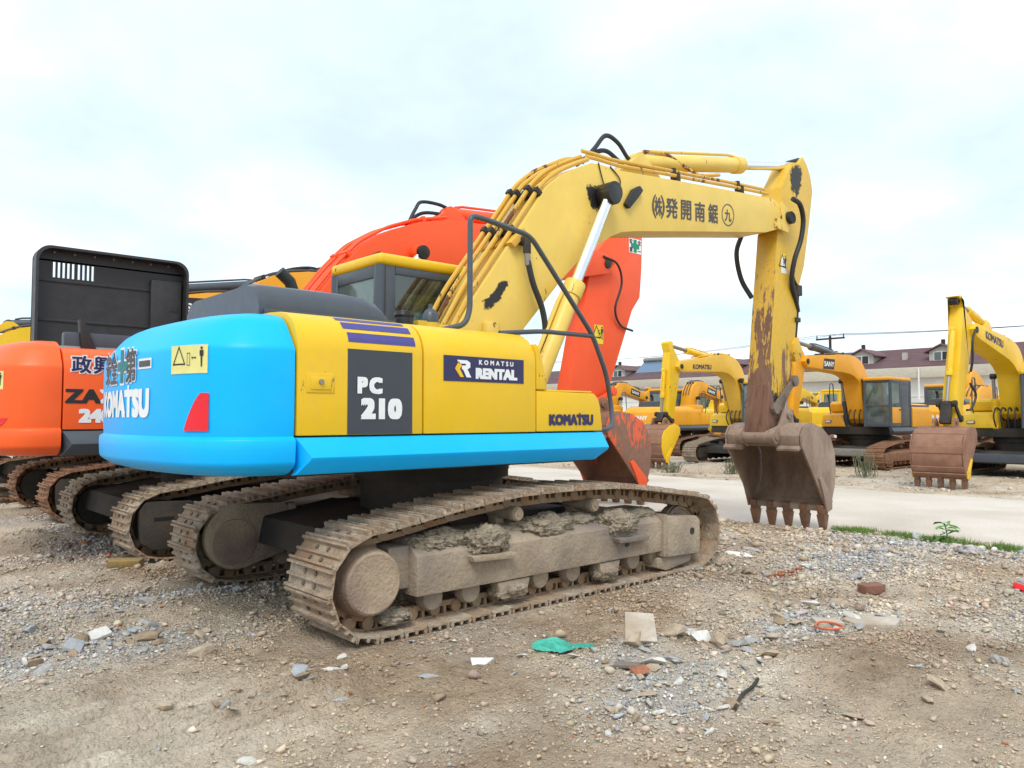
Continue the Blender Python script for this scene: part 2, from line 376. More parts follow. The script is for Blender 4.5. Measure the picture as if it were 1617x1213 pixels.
def axis(c, lo, hi, fine, grow, far0, far1):
    a = list(np.arange(lo, hi, fine)); s = fine
    while a[-1] < far1: s *= grow; a.append(a[-1] + s)
    s = fine; b = []; p = lo
    while p > far0: s *= grow; p -= s; b.append(p)
    return np.array(b[::-1] + a)
gx = axis(0, -4.6, 3.6, .027, 1.04, -350, 420); gy = axis(0, -5.2, 1.0, .027, 1.04, -350, 420)
GX, GY = np.meshgrid(gx, gy, indexing='ij'); GZ = height(GX, GY)
def grid_mesh(name, X, Y, Z):
    a, b = X.shape; me = bpy.data.meshes.new(name)
    co = np.stack([X, Y, Z], -1).reshape(-1, 3).astype(np.float32)
    i = np.arange(a * b).reshape(a, b); q = np.stack([i[:-1, :-1], i[1:, :-1], i[1:, 1:], i[:-1, 1:]], -1).reshape(-1, 4).astype(np.int32)
    me.vertices.add(len(co)); me.vertices.foreach_set('co', co.ravel())
    me.loops.add(q.size); me.loops.foreach_set('vertex_index', q.ravel())
    me.polygons.add(len(q)); me.polygons.foreach_set('loop_start', np.arange(0, q.size, 4, dtype=np.int32)); me.update(); me.shade_smooth(); return me
def set_col(me, col):
    at = me.color_attributes.new('tint', 'FLOAT_COLOR', 'POINT')
    c4 = np.ones((len(me.vertices), 4), np.float32); c4[:, :3] = col; at.data.foreach_set('color', c4.ravel())
def ground_tint(x, y):
    tan = np.array([.64, .515, .375]); brown = np.array([.46, .34, .23]); pale = np.array([.80, .70, .565]); grey = np.array([.66, .62, .565]); rust = np.array([.42, .145, .055])
    f = lambda a: np.clip(a, 0, 1)[..., None]
    c = tan + (brown - tan) * f((fbm(x, y, 1.1, 5, 51) - .48) * 5.0)
    c = c + (pale - c) * f((fbm(x, y, 1.0, 5, 61) - .50) * 4.6) * .8
    c = c * (1 + .42 * (fbm(x, y, 4.2, 4, 207) - .5))[..., None]
    c = c + (grey - c) * f(gravel_mask(x, y) * 1.1) * .75
    for cx, cy, rx, ry, k in ((.35, -4.0, .55, .30, 1), (1.3, -4.35, .6, .3, .9), (2.3, -1.75, .6, .25, .8), (-2.0, .9, .8, .35, .7), (-2.55, 1.9, 1.0, .25, .8), (-1.2, -1.9, .7, .2, .5)):
        c = c + (brown * .85 - c) * f(gauss(x, y, cx, cy, rx, ry) * 1.6 * fbm(x, y, 3, 3, 71) * k)
    for cx, cy, rx, ry, k in ((-.35, -3.55, .35, .22, 1), (-1.6, -3.0, .6, .16, .8), (2.0, -3.35, .7, .3, .7), (2.3, -2.55, .5, .12, .7), (.9, -4.7, .5, .3, .8)):
        c = c + (pale * 1.03 - c) * f(gauss(x, y, cx, cy, rx, ry) * 1.5 * k * np.clip((fbm(x, y, 2.6, 4, 123) - .25) * 2.2, 0, 1))
    c = c + (rust - c) * f((gauss(x, y, 2.6, -2.15, .34, .10) * 2.2 - .9 + fbm(x, y, 9, 3, 81) * .9) * 1.2)
    return c
def gravel_mask(x, y):
    m = (fbm(x, y, .55, 4, 91) - .50) * 3.2
    for cx, cy, rx, ry, k in ((-.75, -3.35, .55, .28, 1.2), (-3.0, -.55, .8, .35, 1.1), (-2.2, .75, .9, .35, 1.1), (1.1, -3.15, .7, .28, 1.1), (3.8, -2.3, 1.4, .7, .9), (5.6, -2.2, .7, 1.2, 1.0), (-.6, -2.85, .35, .25, .8), (2.9, -4.4, 1.2, .6, .7)):
        m = np.maximum(m, k * 1.25 * gauss(x, y, cx, cy, rx, ry))
    return np.clip(m, 0, 1)
gme = grid_mesh('ground', GX, GY, GZ); set_col(gme, ground_tint(GX, GY).reshape(-1, 3))
gm, t, b = mat_new('dirt_and_gravel'); v = coords(t)
at = nd(t, 'ShaderNodeVertexColor', layer_name='tint')
n1 = tnoise(t, v, 5, 8, .7); n2 = tnoise(t, v, 38, 8, .72); n3 = tnoise(t, v, 130, 5, .7)
vo = nd(t, 'ShaderNodeTexVoronoi'); vo.inputs['Scale'].default_value = 55; t.links.new(v, vo.inputs['Vector'])
vo2 = nd(t, 'ShaderNodeTexVoronoi'); vo2.inputs['Scale'].default_value = 24; t.links.new(v, vo2.inputs['Vector'])
c = tmix(t, tramp(t, n1, .3, .72), tmix(t, 1.0, at.outputs[0], (.80, .78, .76), 'MULTIPLY'), tmix(t, 1.0, at.outputs[0], (1.22, 1.22, 1.22), 'MULTIPLY'))
c = tmix(t, tramp(t, n2, .45, .78, 0, .4), c, tmix(t, 1.0, at.outputs[0], (.58, .55, .52), 'MULTIPLY'))
sepc = nd(t, 'ShaderNodeSeparateColor'); t.links.new(vo.outputs['Color'], sepc.inputs[0])
c = tmix(t, tramp(t, sepc.outputs[0], .86, .90, 0, .45), c, tmix(t, sepc.outputs[1], (.66, .58, .47), (.40, .33, .26)))
t.links.new(c, b.inputs['Base Color']); b.inputs['Roughness'].default_value = .95; b.inputs['Specular IOR Level'].default_value = .2
ad = nd(t, 'ShaderNodeMath', operation='ADD'); t.links.new(n2, ad.inputs[0]); t.links.new(tramp(t, vo.outputs['Distance'], 0, .6, .5, 0), ad.inputs[1])
ad2 = nd(t, 'ShaderNodeMath', operation='ADD'); t.links.new(ad.outputs[0], ad2.inputs[0]); t.links.new(tramp(t, vo2.outputs['Distance'], 0, .6, .6, 0), ad2.inputs[1])
ad3 = nd(t, 'ShaderNodeMath', operation='MULTIPLY_ADD'); t.links.new(n3, ad3.inputs[0]); ad3.inputs[1].default_value = .4; t.links.new(ad2.outputs[0], ad3.inputs[2])
tbump(t, b, ad3.outputs[0], 1.0, .035)
ground = tag(put('ground', gme, gm), kind='structure')
# concrete road across the yard, parallel to the row behind it
rx_ = np.concatenate([[6.42], np.arange(6.6, 13.5, .35), [13.62]]); ry_ = np.arange(-60, 90, .4)
RX, RY = np.meshgrid(rx_, ry_, indexing='ij')
RX = RX.copy(); RX[0] += (fbm(RY[0], RY[0] * 0, 1.3, 4, 5) - .5) * .5; RX[-1] += (fbm(RY[-1], RY[-1] * 0, 1.0, 4, 6) - .5) * .7
rm = rough_mat('pale_concrete', ((.57, .505, .43), (.63, .565, .49), (.49, .425, .35)), 1.2, .9, .15, 25)
rme = grid_mesh('road', RX, RY, -.146 + (fbm(RX, RY, .3, 2, 8) - .5) * .012)
road = tag(put('road', rme, rm), kind='structure')

# loose stones
SM = {}
for k, cols in dict(grey=((.36, .35, .33), (.46, .45, .43), (.31, .30, .29)), tan=((.44, .35, .25), (.52, .42, .31), (.38, .29, .20)), pale=((.62, .60, .55), (.70, .68, .63), (.54, .49, .42)),
                    blue=((.33, .35, .37), (.42, .44, .46), (.37, .36, .35)), brick=((.33, .12, .06), (.42, .17, .09), (.25, .11, .07)), brown=((.31, .225, .145), (.39, .29, .195), (.27, .19, .12))).items():
    SM[k] = rough_mat('stone_' + k, cols, 7, .92, .4, 45)
def hull(n, sq, seed):
    r = random.Random(seed); bm = bmesh.new()
    for i in range(n):
        p = Vector((r.gauss(0, 1), r.gauss(0, 1), r.gauss(0, 1))).normalized() * r.uniform(.75, 1.1)
        bm.verts.new((p.x * sq[0], p.y * sq[1], p.z * sq[2]))
    ret = bmesh.ops.convex_hull(bm, input=bm.verts)
    bmesh.ops.delete(bm, geom=[g for g in ret['geom_interior'] if isinstance(g, bmesh.types.BMVert)], context='VERTS')
    bmesh.ops.triangulate(bm, faces=bm.faces); bm.verts.index_update()
    vs = [tuple(v.co) for v in bm.verts]; fs = [tuple(v.index for v in f.verts) for f in bm.faces]; bm.free(); return vs, fs
shapes = [hull(11 + i % 5, (1, random.uniform(.6, .95), random.uniform(.40, .75)), 100 + i) for i in range(14)]
crumbs = [hull(9 + i % 2, (1, random.uniform(.7, .95), random.uniform(.55, .9)), 300 + i) for i in range(14)]
def clear_of_tracks(x, y, m=.05):
    for a, b in TRACKS:
        if a - m < y < b + m and -2.1 - m < x < 2.65 + m: return False
    if 6.0 < x < 7.2 and abs(y) < .8: return False
    return True
smesh = {}
for k in SM:
    for i in range(5):
        vs, fs = shapes[(i * 3 + len(smesh)) % 14]; me = bpy.data.meshes.new('stone'); me.from_pydata(vs, [], fs); me.materials.append(SM[k]); smesh[k, i] = me
CL = [(-3.0, -.5, .45, .20, 46, .055), (-2.4, .75, .8, .25, 30, .045), (-.45, -2.95, .30, .16, 26, .06), (-.85, -3.45, .5, .25, 40, .045), (1.3, -3.25, .7, .25, 26, .05), (.6, -4.1, .5, .3, 14, .038),
      (2.7, -1.5, .4, .15, 14, .06), (3.5, -3.0, 1.3, .7, 22, .045), (-1.4, -2.5, 1.0, .4, 22, .04), (5.3, -2.2, .6, .9, 14, .04), (-2.35, -1.95, .22, .13, 30, .045), (2.6, -4.5, .7, .4, 10, .045)]
for cx, cy, sx, sy, n, sz in CL:
    for i in range(n):
        x = random.gauss(cx, sx); y = random.gauss(cy, sy); s = min(.13, sz * random.lognormvariate(0, .42))
        if not clear_of_tracks(x, y, s) or math.hypot(x + 4.3, y + 5.9) < 2.2: continue
        k = random.choices(['grey', 'tan', 'pale', 'blue', 'brick', 'brown'], [3.2, 5, 2.0, 1.6, .35, 2.5])[0]
        o = put('stone', smesh[k, random.randrange(5)], None, ground)
        o.location = (x, y, float(height(x, y)) + s * .18); o.scale = (s, s * random.uniform(.6, 1), s * random.uniform(.45, .8))
        o.rotation_euler = (random.uniform(-.35, .35), random.uniform(-.35, .35), random.uniform(0, 6.3))
def scatter(n, xlo, xhi, ylo, yhi, smin, sig, gain, maxd):
    P = []
    tot = 0
    while tot < n:
        x = rng.uniform(xlo, xhi, 40000); y = rng.uniform(ylo, yhi, 40000)
        fx, fy = .669, .743; dx = x + 4.3; dy = y + 5.911; d = dx * fx + dy * fy; lat = dx * fy - dy * fx
        w = np.clip(.06 + gain * gravel_mask(x, y) + 1.7 * np.clip(fbm(x, y, 1.6, 4, 15) - .42, 0, 1), 0, 1.3) * (1 - .75 * gauss(x, y, -3.0, -2.0, 1.3, .6)) * np.clip((5.5 / np.maximum(d, 1)) ** 1.5, 0, 1)
        ok = (rng.uniform(0, 1.0, 40000) < w) & (d > 2.4) & (d < maxd) & (np.abs(lat) < d * .74 + .6) & ((x < 6.45) | (x > 13.6))
        for a, b_ in TRACKS: ok &= ~((y > a - .02) & (y < b_ + .02) & (x > -2.0) & (x < 2.6))
        P.append(np.stack([x[ok], y[ok]], 1)); tot += ok.sum()
    P = np.concatenate(P)[:n]; s = smin * np.exp(np.abs(rng.normal(0, sig, n))); return P, s
def gravel(name, n, box, smin, sig, gain, maxd, label):
    P, S = scatter(n, *box, smin, sig, gain, maxd)
    d = np.hypot(P[:, 0] + 4.3, P[:, 1] + 5.9); S = S * np.clip(d / 6.5, .75, 1.55)
    Z = height(P[:, 0], P[:, 1]); pal = np.array([(.43, .42, .40), (.50, .43, .34), (.37, .38, .40), (.70, .68, .64), (.46, .36, .26), (.50, .19, .10), (.32, .25, .18)])
    gm_ = gravel_mask(P[:, 0], P[:, 1])
    V = []; F = []; C = []; off = 0; which = rng.integers(0, 14, n)
    for q in range(14):
        idx = np.where(which == q)[0]; k = len(idx)
        if not k: continue
        vs = np.array(crumbs[q][0]); fs = np.array(crumbs[q][1]); a = rng.uniform(0, 6.28, k); tl = rng.normal(0, .3, k)
        sc = np.stack([np.ones(k), rng.uniform(.6, 1, k), rng.uniform(.6, 1.0, k)], 1) * S[idx, None]
        p = vs[None] * sc[:, None, :]
        y2 = p[..., 1] * np.cos(tl)[:, None] - p[..., 2] * np.sin(tl)[:, None]; z2 = p[..., 1] * np.sin(tl)[:, None] + p[..., 2] * np.cos(tl)[:, None]
        x3 = p[..., 0] * np.cos(a)[:, None] - y2 * np.sin(a)[:, None]; y3 = p[..., 0] * np.sin(a)[:, None] + y2 * np.cos(a)[:, None]
        w = np.stack([x3 + P[idx, 0, None], y3 + P[idx, 1, None], z2 + (Z[idx] + S[idx] * .30)[:, None]], -1)
        pr = np.where(rng.uniform(0, 1, k) < gm_[idx] * .8 + .1, rng.choice([0, 0, 2, 2, 3, 1, 0], k), rng.choice([1, 4, 4, 6, 1, 3, 4, 6, 1, 1, 5], k, p=[.16, .16, .16, .11, .1, .05, .1, .05, .05, .04, .02]))
        soil = ground_tint(P[idx, 0], P[idx, 1]); rock = (rng.uniform(0, 1, k) < gm_[idx] * .75 + .10)[:, None]
        col = np.where(rock, pal[pr] * rng.uniform(.8, 1.25, (k, 1)), soil * rng.uniform(.74, 1.04, (k, 1))) * (1 + rng.normal(0, .03, (k, 3)))
        V.append(w.reshape(-1, 3)); F.append((fs[None] + (np.arange(k) * len(vs))[:, None, None] + off).reshape(-1, 3)); C.append(np.repeat(col, len(vs), 0)); off += k * len(vs)
    V = np.concatenate(V).astype(np.float32); F = np.concatenate(F).astype(np.int32); C = np.clip(np.concatenate(C), .02, .8)
    me = bpy.data.meshes.new(name); me.vertices.add(len(V)); me.vertices.foreach_set('co', V.ravel()); me.loops.add(F.size); me.loops.foreach_set('vertex_index', F.ravel())
    me.polygons.add(len(F)); me.polygons.foreach_set('loop_start', np.arange(0, F.size, 3, dtype=np.int32)); me.update(); set_col(me, C)
    m, t, b = mat_new(name); a_ = nd(t, 'ShaderNodeVertexColor', layer_name='tint'); nn = tnoise(t, coords(t), 60, 4, .6)
    t.links.new(tmix(t, 1.0, a_.outputs[0], tmix(t, nn, (.7, .7, .7), (1.15, 1.13, 1.1)), 'MULTIPLY'), b.inputs['Base Color']); b.inputs['Roughness'].default_value = .92; tbump(t, b, nn, .3, .006)
    return tag(put(name, me, m), label, 'gravel', kind='stuff')
gravel('gravel', 78000, (-5.5, 6.5, -6, 6), .0078, .55, .75, 12, 'loose crushed stone and grit strewn over the dirt yard')
gravel('gravel', 14000, (-2, 24, -12, 16), .0105, .6, .8, 34, 'grit and rubble along the road edges and far yard')

# ------------------------------------------------------------------ excavator kit (X forward, Y left, Z up, origin under the swing centre)
def lump(name, c, r, mat, parent, seed, sub=4, amp=.28, freq=2.2):
    bm = bmesh.new(); bmesh.ops.create_icosphere(bm, subdivisions=sub, radius=1)
    for v in bm.verts:
        d = v.co.normalized(); p = Vector((d.x * r[0], d.y * r[1], d.z * r[2])) * (1 / max(r)) * freq * 1.3 + Vector((seed * 3.1, seed * 1.7, seed))
        k = 1 + amp * mnoise.fractal(p, .8, 2.1, 4) + amp * .8 * (abs(mnoise.noise(p * 3.1)) - .3) + .13 * mnoise.noise(p * 7.3) + .10 * mnoise.noise(p * 15) + .07 * mnoise.noise(p * 31)
        v.co = Vector((c[0] + d.x * r[0] * k, c[1] + d.y * r[1] * k, c[2] + d.z * r[2] * k))
    me = bpy.data.meshes.new(name); bm.to_mesh(me); bm.free(); me.shade_smooth()
    return put(name, me, mat, parent)
def arc(c, r, a0, a1, n): return [(c[0] + r * math.cos(R(a0 + (a1 - a0) * i / n)), c[1] + r * math.sin(R(a0 + (a1 - a0) * i / n))) for i in range(n + 1)]
TRACK_PATH = ([(x, 0.0) for x in np.linspace(-1.5, 2.14, 20)] + arc((2.16, .385), .385, -84, 82, 14) +
              [(1.95, .80), (1.5, .865), (1.08, .918), (.6, .938), (.2, .94), (-.25, .932), (-.85, .868), (-1.27, .80)] + arc((-1.52, .385), .385, 96, 264, 14))
def resample(path, n):
    P = np.array(path + [path[0]]); d = np.hypot(*np.diff(P, axis=0).T); s = np.concatenate([[0], np.cumsum(d)])
    q = np.linspace(0, s[-1], n + 1)[:-1]; return np.stack([np.interp(q, s, P[:, 0]), np.interp(q, s, P[:, 1])], 1), s[-1] / n
NSHOE = 50
TPTS, PITCH = resample(TRACK_PATH, NSHOE)
def shoe_mesh(mat, w=.6, name='track_shoe'):
    m = MB(); L = PITCH
    m.box(-L * .47, L * .45, -w / 2, w / 2, -.046, -.034)
    m.prism([(L * .44, -.046), (L * .53, -.056), (L * .53, -.046), (L * .44, -.034)], -w / 2 + .01, w / 2 - .01)
    for q, hh in ((-.40, 0), (.02, -.010), (.40, 0)):
        x = q * L; a, b_ = .015, .008
        m.add([(x - a, y, -.036) for y in (-w / 2, w / 2)] + [(x + a, y, -.036) for y in (-w / 2, w / 2)] + [(x - b_, y, hh) for y in (-w / 2, w / 2)] + [(x + b_, y, hh) for y in (-w / 2, w / 2)],
              [(0, 1, 5, 4), (2, 6, 7, 3), (4, 5, 7, 6), (0, 4, 6, 2), (1, 3, 7, 5)])
    nb = len(m.f)
    for x in (-.20, .22):
        for y in (-.075, .075): m.cyl((x * L, y, -.036), (x * L, y, -.022), .016, n=6)
    me = bpy.data.meshes.new(name); me.from_pydata(m.v, [], m.f); me.materials.append(mat); me.materials.append(M['bolt'])
    for i, p in enumerate(me.polygons): p.material_index = 1 if i >= nb else 0
    return me
def link_mesh(mat):
    m = MB(); L = PITCH
    for y in (-.085, .085):
        a, b_ = y - .02, y + .02
        m.box(-L * .5, L * .5, a, b_, -.058, -.046); m.box(-L * .46, L * .46, a, b_, -.150, -.112)
        for x in (-.44, -.02, .40): m.box((x - .05) * L, (x + .07) * L, a + .002, b_ - .002, -.114, -.056)
        m.cyl((L * .5, a - .008, -.10), (L * .5, b_ + .008, -.10), .045, n=10)
    m.cyl((L * .5, -.09, -.10), (L * .5, .09, -.10), .03, n=8); m.box(-L * .5, L * .5, -.06, .06, -.056, -.047)
    me = m.mesh('track_link', smooth=30); me.materials.append(mat); return me
_sh = {}
def shoes(kind):
    if kind not in _sh:
        mt = M['shoer'] if kind == 'rust' else M['shoe']; _sh[kind] = (shoe_mesh(mt), link_mesh(M['link']))
    return _sh[kind]
def crawler(root, sg, st):
    cy = sg * 1.19; fm = st.get('frame', M['darkframe']); det = st.get('det', 2)
    y = lambda o: cy + sg * o
    fr = MB()
    fr.prism_x([(y(-.22), .25), (y(.26), .25), (y(.26), .53), (y(.10), .645), (y(-.22), .645)], -1.18, 1.64)
    fr.prism([(1.63, .19), (2.17, .17), (2.20, .22), (2.20, .50), (2.14, .54), (1.63, .575)], y(-.24), y(.275))
    fr.box(-1.35, 1.2, y(-.16), y(.16), .30, .60)
    fr.prism([(1.55, .10), (1.70, .055), (2.08, .10), (2.10, .19), (1.55, .19)], y(-.2), y(.24))
    tr = fr.obj('crawler_track', fm, root, .018); tr.location.x = st.get('track_dx', 0)
    sm, lm = shoes(st.get('shoes', 'mud'))
    n = NSHOE
    for i in range(n):
        p, q = TPTS[i], TPTS[(i + 1) % n]; tx, tz = (q - p) / np.hypot(*(q - p)); mx, mz = (p + q) / 2
        nx, nz = tz, -tx
        mat4 = Matrix(((tx, 0, nx, mx), (0, nz * tx - nx * tz, 0, cy), (tz, 0, nz, mz), (0, 0, 0, 1)))
        o = put('track_shoe', sm, None, tr); o.matrix_local = mat4
        if det >= 2:
            o = put('track_link', lm, None, tr); o.matrix_local = mat4
    if det < 1: return tr
    # sprocket with teeth, idler, rollers
    m = MB(); rr = .245
    poly = []
    for k in range(21):
        a = 2 * math.pi * k / 21
        poly += [(-1.52 + rr * math.cos(a), .385 + rr * math.sin(a)), (-1.52 + (rr + .05) * math.cos(a + .1), .385 + (rr + .05) * math.sin(a + .1)), (-1.52 + (rr + .05) * math.cos(a + .2), .385 + (rr + .05) * math.sin(a + .2))]
    m.prism(poly, y(-.03), y(.03)); m.obj('drive_sprocket', M['link'], tr, .004)
    m = MB(); m.revolve([(.0, -.09), (.10, -.09), (.12, -.05), (.19, -.04), (.20, -.06), (.235, -.06), (.235, -.03), (.25, -.03), (.25, .03), (.235, .03), (.235, .06), (.20, .06), (.19, .04), (.12, .05), (.10, .09), (.0, .09)], (2.17, cy, .385), n=32)
    m.obj('idler_wheel', M['mudframe'] if det >= 2 else fm, tr)
    for x in (-.98, -.63, -.28, .10, .48, .88, 1.28, 1.60):
        m = MB(); m.revolve([(.05, -.19), (.085, -.18), (.10, -.14), (.10, -.10), (.075, -.09), (.075, .09), (.10, .10), (.10, .14), (.085, .18), (.05, .22)], (x, cy, .205), n=18); m.obj('track_roller', st.get('roller', fm), tr)
    for x in (-.17, .73):
        m = MB(); m.cyl((x, y(-.15), .74), (x, y(.13), .74), .052, n=16); m.cyl((x, y(.12), .74), (x, y(.20), .74), .058, n=16); m.box(x - .04, x + .04, y(-.12), y(-.02), .6, .74)
        m.obj('carrier_roller', st.get('roller', fm), tr, .006)
        m = MB(); m.cyl((x, y(.198), .74), (x, y(.212), .74), .047, n=20); m.cyl((x, y(.21), .74), (x, y(.22), .74), .016, n=6); m.obj('roller_cap', M['rustdisc'] if det >= 2 else fm, tr)
    mo = st.get('motor', 'disc')
    if mo == 'disc':
        m = MB(); m.revolve([(.0, -.32), (.20, -.32), (.235, -.05), (.235, .12), (.222, .22), (.210, .252), (.195, .262), (.18, .258), (.0, .262)] if sg > 0 else [(.0, .32), (.20, .32), (.235, .05), (.235, -.12), (.222, -.22), (.210, -.252), (.195, -.262), (.18, -.258), (.0, -.262)], (-1.52, cy, .395), n=40)
        m.obj('final_drive', M['rustdisc'], tr)
        # inner motor cover
        pts = arc((-1.48, .44), .30, 75, 285, 14) + [(-1.05, .25), (-.98, .30), (-.98, .66), (-1.05, .72)]
        m = MB(); m.prism(pts, y(-.30), y(-.20)); m.obj('motor_cover', M['mudframe'], tr, .03)
        m = MB(); m.box(-1.0, -.93, y(-.31), y(-.2), .22, .70); m.obj('cover_flange', M['mudframe'], tr, .01)
    else:
        m = MB(); m.prism([(-1.74, .22), (-1.62, .14), (-1.22, .13), (-1.22, .62), (-1.70, .64), (-1.76, .55)], y(.20), y(.295)); m.box(-1.5, -1.2, y(-.1), y(.2), .2, .60)
        m.obj('motor_guard', fm, tr, .02)
        m = MB(); m.cyl((-1.52, y(-.2), .39), (-1.52, y(.12), .39), .25, n=24); m.obj('final_drive', fm, tr, .01)
        m = MB(); m.box(-1.62, -1.42, y(.290), y(.299), .44, .475); m.obj('guard_slot', M['black'], tr)
    return tr
# counterweight plan curve
CWB = [Vector((-2.05, -1.34)), Vector((-2.57, -1.34)), Vector((-2.675, -.97)), Vector((-2.715, 0))]
def cwplan(n):
    P = []
    for i in range(n + 1):
        t = i / n; P.append(CWB[0] * (1 - t) ** 3 + CWB[1] * 3 * t * (1 - t) ** 2 + CWB[2] * 3 * t * t * (1 - t) + CWB[3] * t ** 3)
    return P
_cp = cwplan(200); _cs = [0.0]
for i in range(200): _cs.append(_cs[-1] + (_cp[i + 1] - _cp[i]).length)
CWL = _cs[-1]
def cwpoint(s, inset):
    mir = s > CWL
    q = 2 * CWL - s if mir else s
    q = max(0, min(CWL, q)); k = min(199, int(np.searchsorted(_cs, q, 'right') - 1)); k = max(0, k); f = (q - _cs[k]) / (_cs[k + 1] - _cs[k])
    p = _cp[k].lerp(_cp[k + 1], f); d = (_cp[min(k + 2, 200)] - _cp[max(k - 1, 0)]).normalized(); nrm = Vector((d.y, -d.x))
    if nrm.dot(p) < 0: nrm = -nrm
    p = p - nrm * inset
    return Vector((p.x, -p.y)) if mir else p
CWPROF = [(1.135, .36), (1.124, .22), (1.130, .13), (1.150, .065), (1.185, .010), (1.205, -.010), (1.225, -.016), (1.30, -.020), (1.354, -.019), (1.364, -.014), (1.374, .004), (1.382, .013), (1.392, .011), (1.5, .006), (1.75, .005), (1.925, .006), (1.945, .010), (1.965, .022), (2.09, .118), (2.125, .150), (2.155, .195), (2.18, .27), (2.195, .36), (2.20, .46)]
def counterweight(root, mat, top=2.2):
    n = 72; S = np.linspace(0, 2 * CWL, n + 1); m = MB(); k = len(CWPROF); f = (top - 1.1) / 1.1
    vs = []
    for s in S:
        for z, i in CWPROF:
            p = cwpoint(s, i); x = min(p.x, -2.052); vs.append((x, p.y, 1.1 + (z - 1.1) * f))
    fs = [(a * k + b, a * k + b + 1, (a + 1) * k + b + 1, (a + 1) * k + b) for a in range(n) for b in range(k - 1)]
    fs.append(tuple(a * k for a in range(n + 1))); fs.append(tuple(a * k + k - 1 for a in range(n + 1))[::-1])
    fs.append(tuple(range(k)) + tuple(n * k + b for b in range(k - 1, -1, -1)))
    m.add(vs, fs); return m.obj('counterweight', mat, root, smooth=32)
def on_cw(s0, z0, off=.002): # u to the viewer's right, seen from behind
    return lambda u, v: (*cwpoint(s0 - u, off)[:], z0 + v)
# side panel cross-section (y, z)
PROF = [(-1.34, 1.385), (-1.34, 1.70), (-1.34, 1.93), (-1.336, 1.985), (-1.322, 2.04), (-1.295, 2.095), (-1.25, 2.145), (-1.18, 2.185), (-1.07, 2.21), (-.90, 2.222), (-.72, 2.225)]
def panel(root, name, x0, x1, mat, sg=-1, bevel=.008):
    m = MB(); m.prism_x([(y * -sg, z) for y, z in PROF] + [(-.72 * -sg, 1.385)], x0, x1); return m.obj(name, mat, root, bevel, ang=50)
_pl = [0.0]
for i in range(len(PROF) - 1): _pl.append(_pl[-1] + math.hypot(PROF[i + 1][0] - PROF[i][0], PROF[i + 1][1] - PROF[i][1]))
def on_panel(x0, t0, off=.004):
    def f(u, v):
        q = t0 + v; k = max(0, min(len(PROF) - 2, int(np.searchsorted(_pl, q, 'right') - 1))); g = (q - _pl[k]) / (_pl[k + 1] - _pl[k])
        a, b_ = PROF[k], PROF[k + 1]; d = Vector((b_[0] - a[0], b_[1] - a[1])).normalized()
        return (x0 + u, a[0] + (b_[0] - a[0]) * g - d.y * off, a[1] + (b_[1] - a[1]) * g + d.x * off)
    return f
def pane(root, pts, mat, name='window_pane', thick=.006, nrm=(1, 0, 0)):
    nv = Vector(nrm).normalized() * thick / 2; a = [Vector(p) - nv for p in pts]; b_ = [Vector(p) + nv for p in pts]; n = len(pts)
    m = MB(); m.add(a + b_, [tuple(range(n))[::-1], tuple(range(n, 2 * n))] + [(i, (i + 1) % n, (i + 1) % n + n, i + n) for i in range(n)]); return m.obj(name, mat, root, smooth=0)
def wall_with_window(m, P, u, v, w, h, win, th, nrm):
    """a panel w x h from corner P along u, v with a rectangular opening win=(u0,u1,v0,v1)"""
    P, u, v, nrm = Vector(P), Vector(u), Vector(v), Vector(nrm) * th
    def slab(a0, a1, b0, b1):
        if a1 - a0 < 1e-4 or b1 - b0 < 1e-4: return
        c = [P + u * a + v * b_ for a, b_ in ((a0, b0), (a1, b0), (a1, b1), (a0, b1))]; d = [q - nrm for q in c]
        m.add(c + d, [(0, 1, 2, 3), (7, 6, 5, 4), (0, 4, 5, 1), (1, 5, 6, 2), (2, 6, 7, 3), (3, 7, 4, 0)])
    u0, u1, v0, v1 = win
    slab(0, u0, 0, h); slab(u1, w, 0, h); slab(u0, u1, 0, v0); slab(u0, u1, v1, h)
def wallgrey():
    if 'hl' not in M: M['hl'] = plain('pale_headliner', (.45, .45, .43), .9)
    return M['hl']
